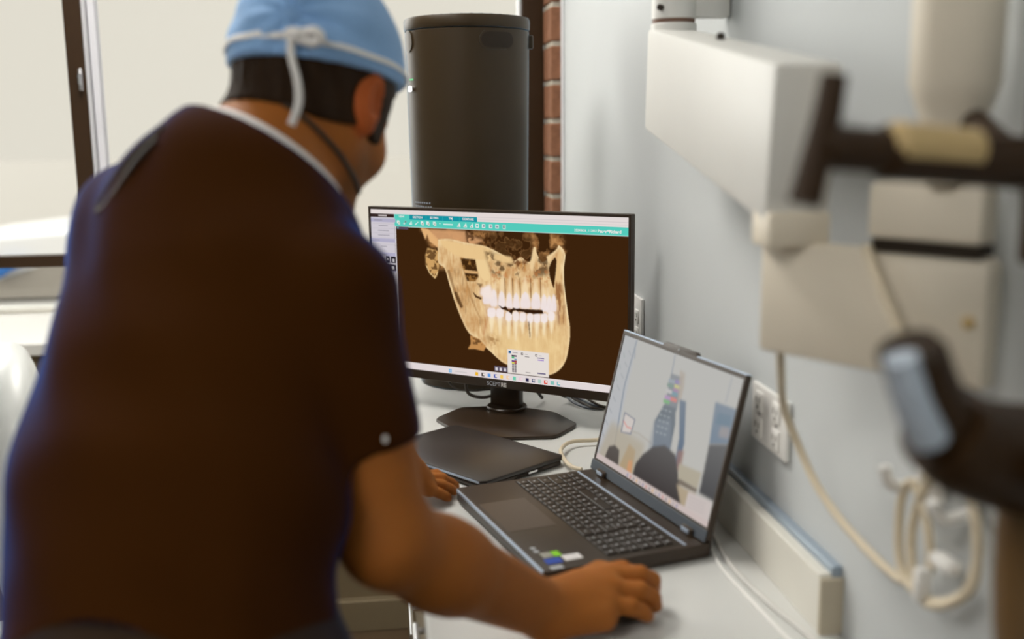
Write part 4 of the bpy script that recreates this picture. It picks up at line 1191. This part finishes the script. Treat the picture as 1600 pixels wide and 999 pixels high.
def sd_hands(P):
    # right hand resting on the mouse
    d = cone(P, WR, V3(.222, 1.172, .790), .032, .025)
    d = smin(d, cone(P, WR+V3(.012, -.012, -.006), V3(.244, 1.127, .779), .024, .016), .015)
    for i, f in enumerate(RF):
        d = smin(d, cone(P, WR+(f[0]-WR)*.25, f[0], .023, .0165 if i < 3 else .0155), .012)
    for i, f in enumerate(RF):
        d = smin(d, finger(P, f, (.0128, .0132, .0126, .0112)[i], (.0092, .0096, .0094, .0086)[i]), .003)
    d = smin(d, finger(P, [V3(.205, 1.180, .786), V3(.230, 1.218, .780), V3(.252, 1.236, .774), V3(.272, 1.242, .769)], .017, .0085), .008)
    # left hand flat on the worktop
    l = cone(P, WL, V3(.046, 1.622, .796), .025, .022)
    for f in LFG:
        l = smin(l, cone(P, WL+(f[0]-WL)*.3, f[0], .019, .0125), .010)
    for i, f in enumerate(LFG):
        l = smin(l, finger(P, f, (.0100, .0104, .0098, .0088)[i], (.0078, .0080, .0076, .0070)[i]), .0025)
    l = smin(l, finger(P, [V3(.030, 1.632, .795), V3(.042, 1.672, .785), V3(.058, 1.698, .773), V3(.068, 1.714, .763)], .015, .008), .006)
    return np.minimum(d, l)
LEGS = [(V3(-.125, .885, .80), V3(-.090, .985, .45), V3(-.115, .925, .09)), (V3(-.275, .965, .80), V3(-.270, 1.085, .45), V3(-.300, 1.010, .09))]
def sd_legs(P, g=0):
    d = None
    for a, b, c in LEGS:
        l = smin(cone(P, a, b, .085+g, .058+g), cone(P, b, c, .056+g, .042+g*1.6), .03)
        d = l if d is None else smin(d, l, .02)
    return d
NAX = nrm((.50, .45, .74))
CP0 = V3(-.130, 1.115, 1.352)-nrm((.50, .45, .74))*.013
def sd_body(P):
    d = smin(sd_head(P), sd_ear(P), .005)
    d = smin(d, sd_neck(P), .025)
    t = smin(sd_torso(P), sd_legs(P), .05)+.004
    d = smin(d, t, .03)
    a = smin(sd_arms(P), sd_hands(P), .012)
    return smin(d, a, .012)
def folds(P):
    a = np.sin(P[:, 2]*46+P[:, 0]*30+2*np.sin(P[:, 1]*14))*np.sin(P[:, 0]*17-P[:, 1]*21)
    low = np.clip((1.16-P[:, 2])*6, 0, 1)
    b = np.sin(P[:, 0]*58+P[:, 1]*40+P[:, 2]*9+1.5*np.sin(P[:, 2]*16))*low*np.clip((-.09-P[:, 0])*25, 0, 1)
    return a+.75*b
def sd_sleeves(P):
    s = cone(P, SR, V3(-.020, 1.004, 1.01), .069, .0560)
    return s, cone(P, SL, SL+(EL-SL)*.62, .074, .064)
def sd_shirt0(P):
    s, s2 = sd_sleeves(P)
    return smin(smin(sd_torso(P)-.010, s, .025), s2, .025)
HEM = nrm((.25, 0, -1))
HP = V3(.020, 1.0, 1.046)
HEML = nrm(EL-SL)
def sd_shirt(P):
    s, s2 = sd_sleeves(P)
    s = smax(s, (P-HP)@HEM, .005)
    s2 = smax(s2, (P-(SL+(EL-SL)*.55))@HEML, .005)
    d = smin(smin(sd_torso(P)-.010, s, .022), s2, .025)+.0028*folds(P)
    d = smax(d, (P-CP0)@NAX, .004)
    return smax(d, .918+.030*np.sin(P[:, 0]*22+.5)-P[:, 2], .008)
def sd_under(P):
    d = np.minimum(sd_torso(P)-.0045, sd_neck(P)-.008)
    d = smax(d, (P-CP0)@NAX-.013, .004)
    return np.maximum(d, -((P-CP0)@NAX+.05))
def sd_pants(P):
    d = smin(sd_torso(P)-.008, sd_legs(P, .014), .05)+.0020*folds(P)
    d = smax(d, P[:, 2]-.945, .006)
    return smax(d, .055-P[:, 2], .006)
def sd_shoes(P):
    d = None
    for a, b, c in LEGS:
        ft = V3(c[0]+.02, c[1]+.10, .038)
        s = smin(cone(P, V3(c[0], c[1]-.03, .045), ft, .044, .036), cone(P, V3(c[0], c[1], .05), V3(c[0], c[1], .10), .045, .040), .02)
        d = s if d is None else np.minimum(d, s)
    return smax(d, -P[:, 2], .004)
def local(P): return (P-HC)@HR.T
def sd_hair(P):
    q = local(P)
    d = smin(sd_head(P), sd_neck(P), .02)-.0065-.0012*np.sin(q[:, 0]*400+q[:, 2]*60)
    b = q[:, 1]
    line = np.interp(b, [-.12, -.05, -.025, -.004, .010, .022, .040, .052, .10], [-.070, -.066, -.058, -.048, -.036, -.050, -.046, .02, .05])
    d = smax(d, line-q[:, 2], .005)
    return smax(d, q[:, 2]-rimh(b)-.012, .004)
RIMA, RIMB = .38, .016                                                   # cap rim: height at the ear and slope from back to front
def rimh(b): return RIMB+RIMA*b
def sd_cap0(P):
    q = local(P)
    d = ell(P, hl(0, .000, .036), HR, (.087, .106, .100))
    d = smin(d, sd_head(P)-.0135, .01)
    wr = np.sin(q[:, 0]*70+q[:, 2]*50)*np.sin(q[:, 1]*60-q[:, 2]*90)
    kn = q-np.array([.032, -.092, .02])
    rad = np.linalg.norm(kn, axis=1)
    ang = np.arctan2(kn[:, 2], kn[:, 0])
    return d+.0022*wr*np.clip((.07-q[:, 1])*8, 0, 1)+.0045*np.sin(ang*9)*np.exp(-(rad/.05)**2)*np.clip(rad/.015, 0, 1)
def sd_cap(P):
    q = local(P)
    d = smax(sd_cap0(P), rimh(q[:, 1])-q[:, 2], .006)
    return np.maximum(d, -(ell(P, hl(0, -.006, .020), HR, (.080, .104, .100))+.002))
def surf(fn, c, dr, r0=.01, r1=.25, off=0.0):
    c, dr = np.asarray(c, float), nrm(dr)
    a, b = r0, r1
    for _ in range(30):
        m_ = (a+b)/2
        if fn((c+dr*m_)[None])[0] < 0: a = m_
        else: b = m_
    return Vector(c+dr*(a+off))

pe = thing('person', 'person in dark scrubs and a blue surgical cap leaning over the desk', 'person', (-.20, .97, 0))
body = link('body', grow(sd_body, (-.48, .74, .05), (.36, 1.76, 1.54), .0030, 'body', M_SKIN), pe)
bv = np.empty(len(body.data.vertices)*3, f32)
body.data.vertices.foreach_get('co', bv)
bv = bv.reshape(-1, 3).astype(float)
qb = (bv-HC)@HR.T
ear_w = np.clip(1-sd_ear(bv)/.006, 0, 1)[:, None]
beard = (np.clip((qb[:, 1]-.0)/.03, 0, 1)*np.clip((-.040-qb[:, 2])/.03, 0, 1)*np.clip((qb[:, 2]+.16)/.03, 0, 1)*(np.abs(qb[:, 0]) < .1))[:, None]
tone = np.ones((len(bv), 3))*(1-ear_w)+ear_w*np.array([1.15, .80, .95])
tone = tone*(1-beard)+beard*np.array([.55, .62, .75])
ta = body.data.color_attributes.new('tone', 'FLOAT_COLOR', 'POINT')
ta.data.foreach_set('color', np.concatenate([tone, np.ones((len(bv), 1))], 1).reshape(-1).astype(f32))
body['label'] = 'tanned skin of neck, arms and hands'
link('scrub_top', grow(sd_shirt, (-.48, .74, .86), (.12, 1.60, 1.46), .0045, 'scrub_top', M_SCRUB), pe)['label'] = 'dark navy short-sleeved scrub top'
link('undershirt', grow(sd_under, (-.32, .98, 1.18), (.02, 1.32, 1.46), .0035, 'undershirt', M_WHITE), pe)['label'] = 'white undershirt edge at the collar'
link('trousers', grow(sd_pants, (-.46, .72, .04), (.06, 1.24, .97), .006, 'trousers', M_PANTS), pe)
link('shoes', grow(sd_shoes, (-.40, .84, -.02), (0, 1.20, .17), .005, 'shoes', M_SHOE), pe)
link('hair', grow(sd_hair, tuple(HC-.16), tuple(HC+.16), .0028, 'hair', M_HAIR), pe)['label'] = 'short dark brown hair below the cap'
capo = link('surgical_cap', grow(sd_cap, tuple(HC-.19), tuple(HC+.19), .0032, 'surgical_cap', M_CAP), pe)
capo['label'] = 'light blue cloth surgical cap tied at the back'
# white tape round the cap, knot and tails
def cap_ring(dc, a0, a1, n=40, off=.001):
    out = []
    for i in range(n+1):
        t = a0+(a1-a0)*i/n
        dr = hr*math.cos(t)+hf*math.sin(t)
        c0 = HC+hu*(rimh(.09*math.sin(t))+dc)-hf*.008
        out.append(surf(sd_cap0, c0, dr, off=off))
    return out
KA = math.radians(-68)                                                    # knot angle: behind, a little to the right
ring = cap_ring(.012, KA, KA+2*math.pi-.05)
part('cap_tape', [tube(ring, .0042, 8, 1, flat=.35)], M_WHITE, capo, True, 'white tape sewn round the cap')
K0 = ring[0]+Vector(nrm(hr*math.cos(KA)+hf*math.sin(KA)))*.006
R_ = Vector(_r)
part('tape_knot', [pad(K0, (.020, .016, .016), None, 2.2, 16, 8)], M_WHITE, capo, True)
part('tape_bow', [tube([K0, K0+R_*.010+Vector((0, 0, .002)), K0+R_*.022+Vector((0, -.004, .003)), K0+R_*.028+Vector((0, -.002, -.003)), K0+R_*.020+Vector((0, .001, -.008)), K0+R_*.008+Vector((0, 0, -.005)), K0], .0050, 10, 5)], M_WHITE, capo, True)
part('tape_tail', [tube([K0, K0-R_*.003+Vector((0, -.008, -.018)), K0+R_*.003+Vector((0, -.018, -.045)), K0+R_*.004+Vector((0, -.026, -.068)), K0-R_*.004+Vector((0, -.030, -.090))], .0048, 10, 6, flat=.6)], M_WHITE, capo, True, 'white tape end hanging down the neck')
# lanyard, neck line, label on the sleeve, strap on the back
lan = []
for i in range(29):
    t = math.radians(-20+i*220/28)
    s1 = Vector(NAX).orthogonal().normalized()
    ax1 = nrm(np.cross(NAX, (0, 1, 0)))
    ax2 = np.cross(NAX, ax1)
    lan.append(surf(lambda Q: np.minimum(sd_body(Q), sd_under(Q)), CP0+NAX*.019+V3(.018, .040, 0), ax1*math.cos(t)+ax2*math.sin(t), off=.0015))
part('lanyard', [tube(lan, .0030, 8, 1)], M_LANYARD, pe, True, 'thin dark cord round the neck')
tg = surf(sd_shirt0, V3(-.024, 1.006, 1.058), V3(.42, -.90, 0), off=.0005)
part('sleeve_tag', [pad(tg, (.005, .004, .007), None, 2.4, 12, 8)], M_WHITE, pe, True, 'tiny pale tag at the sleeve hem')
st = []
for z, x in ((1.345, -.205), (1.325, -.235), (1.30, -.26), (1.275, -.275), (1.262, -.272), (1.275, -.255), (1.300, -.236), (1.325, -.212)):
    st.append(surf(sd_shirt0, V3(x, 1.16, z-.06), V3(0, -.75, .65), off=.0005))
part('back_loop', [tube(st, .004, 8, 6, flat=.7)], M_LANYARD, pe, True, 'dark fabric loop on the upper back')
for s in (-1, 1):
    part('eye', [pad(hl(s*.032, .081, -.010), (.024, .024, .024), None, 2, 16, 10)], M_WHITE, pe, True)
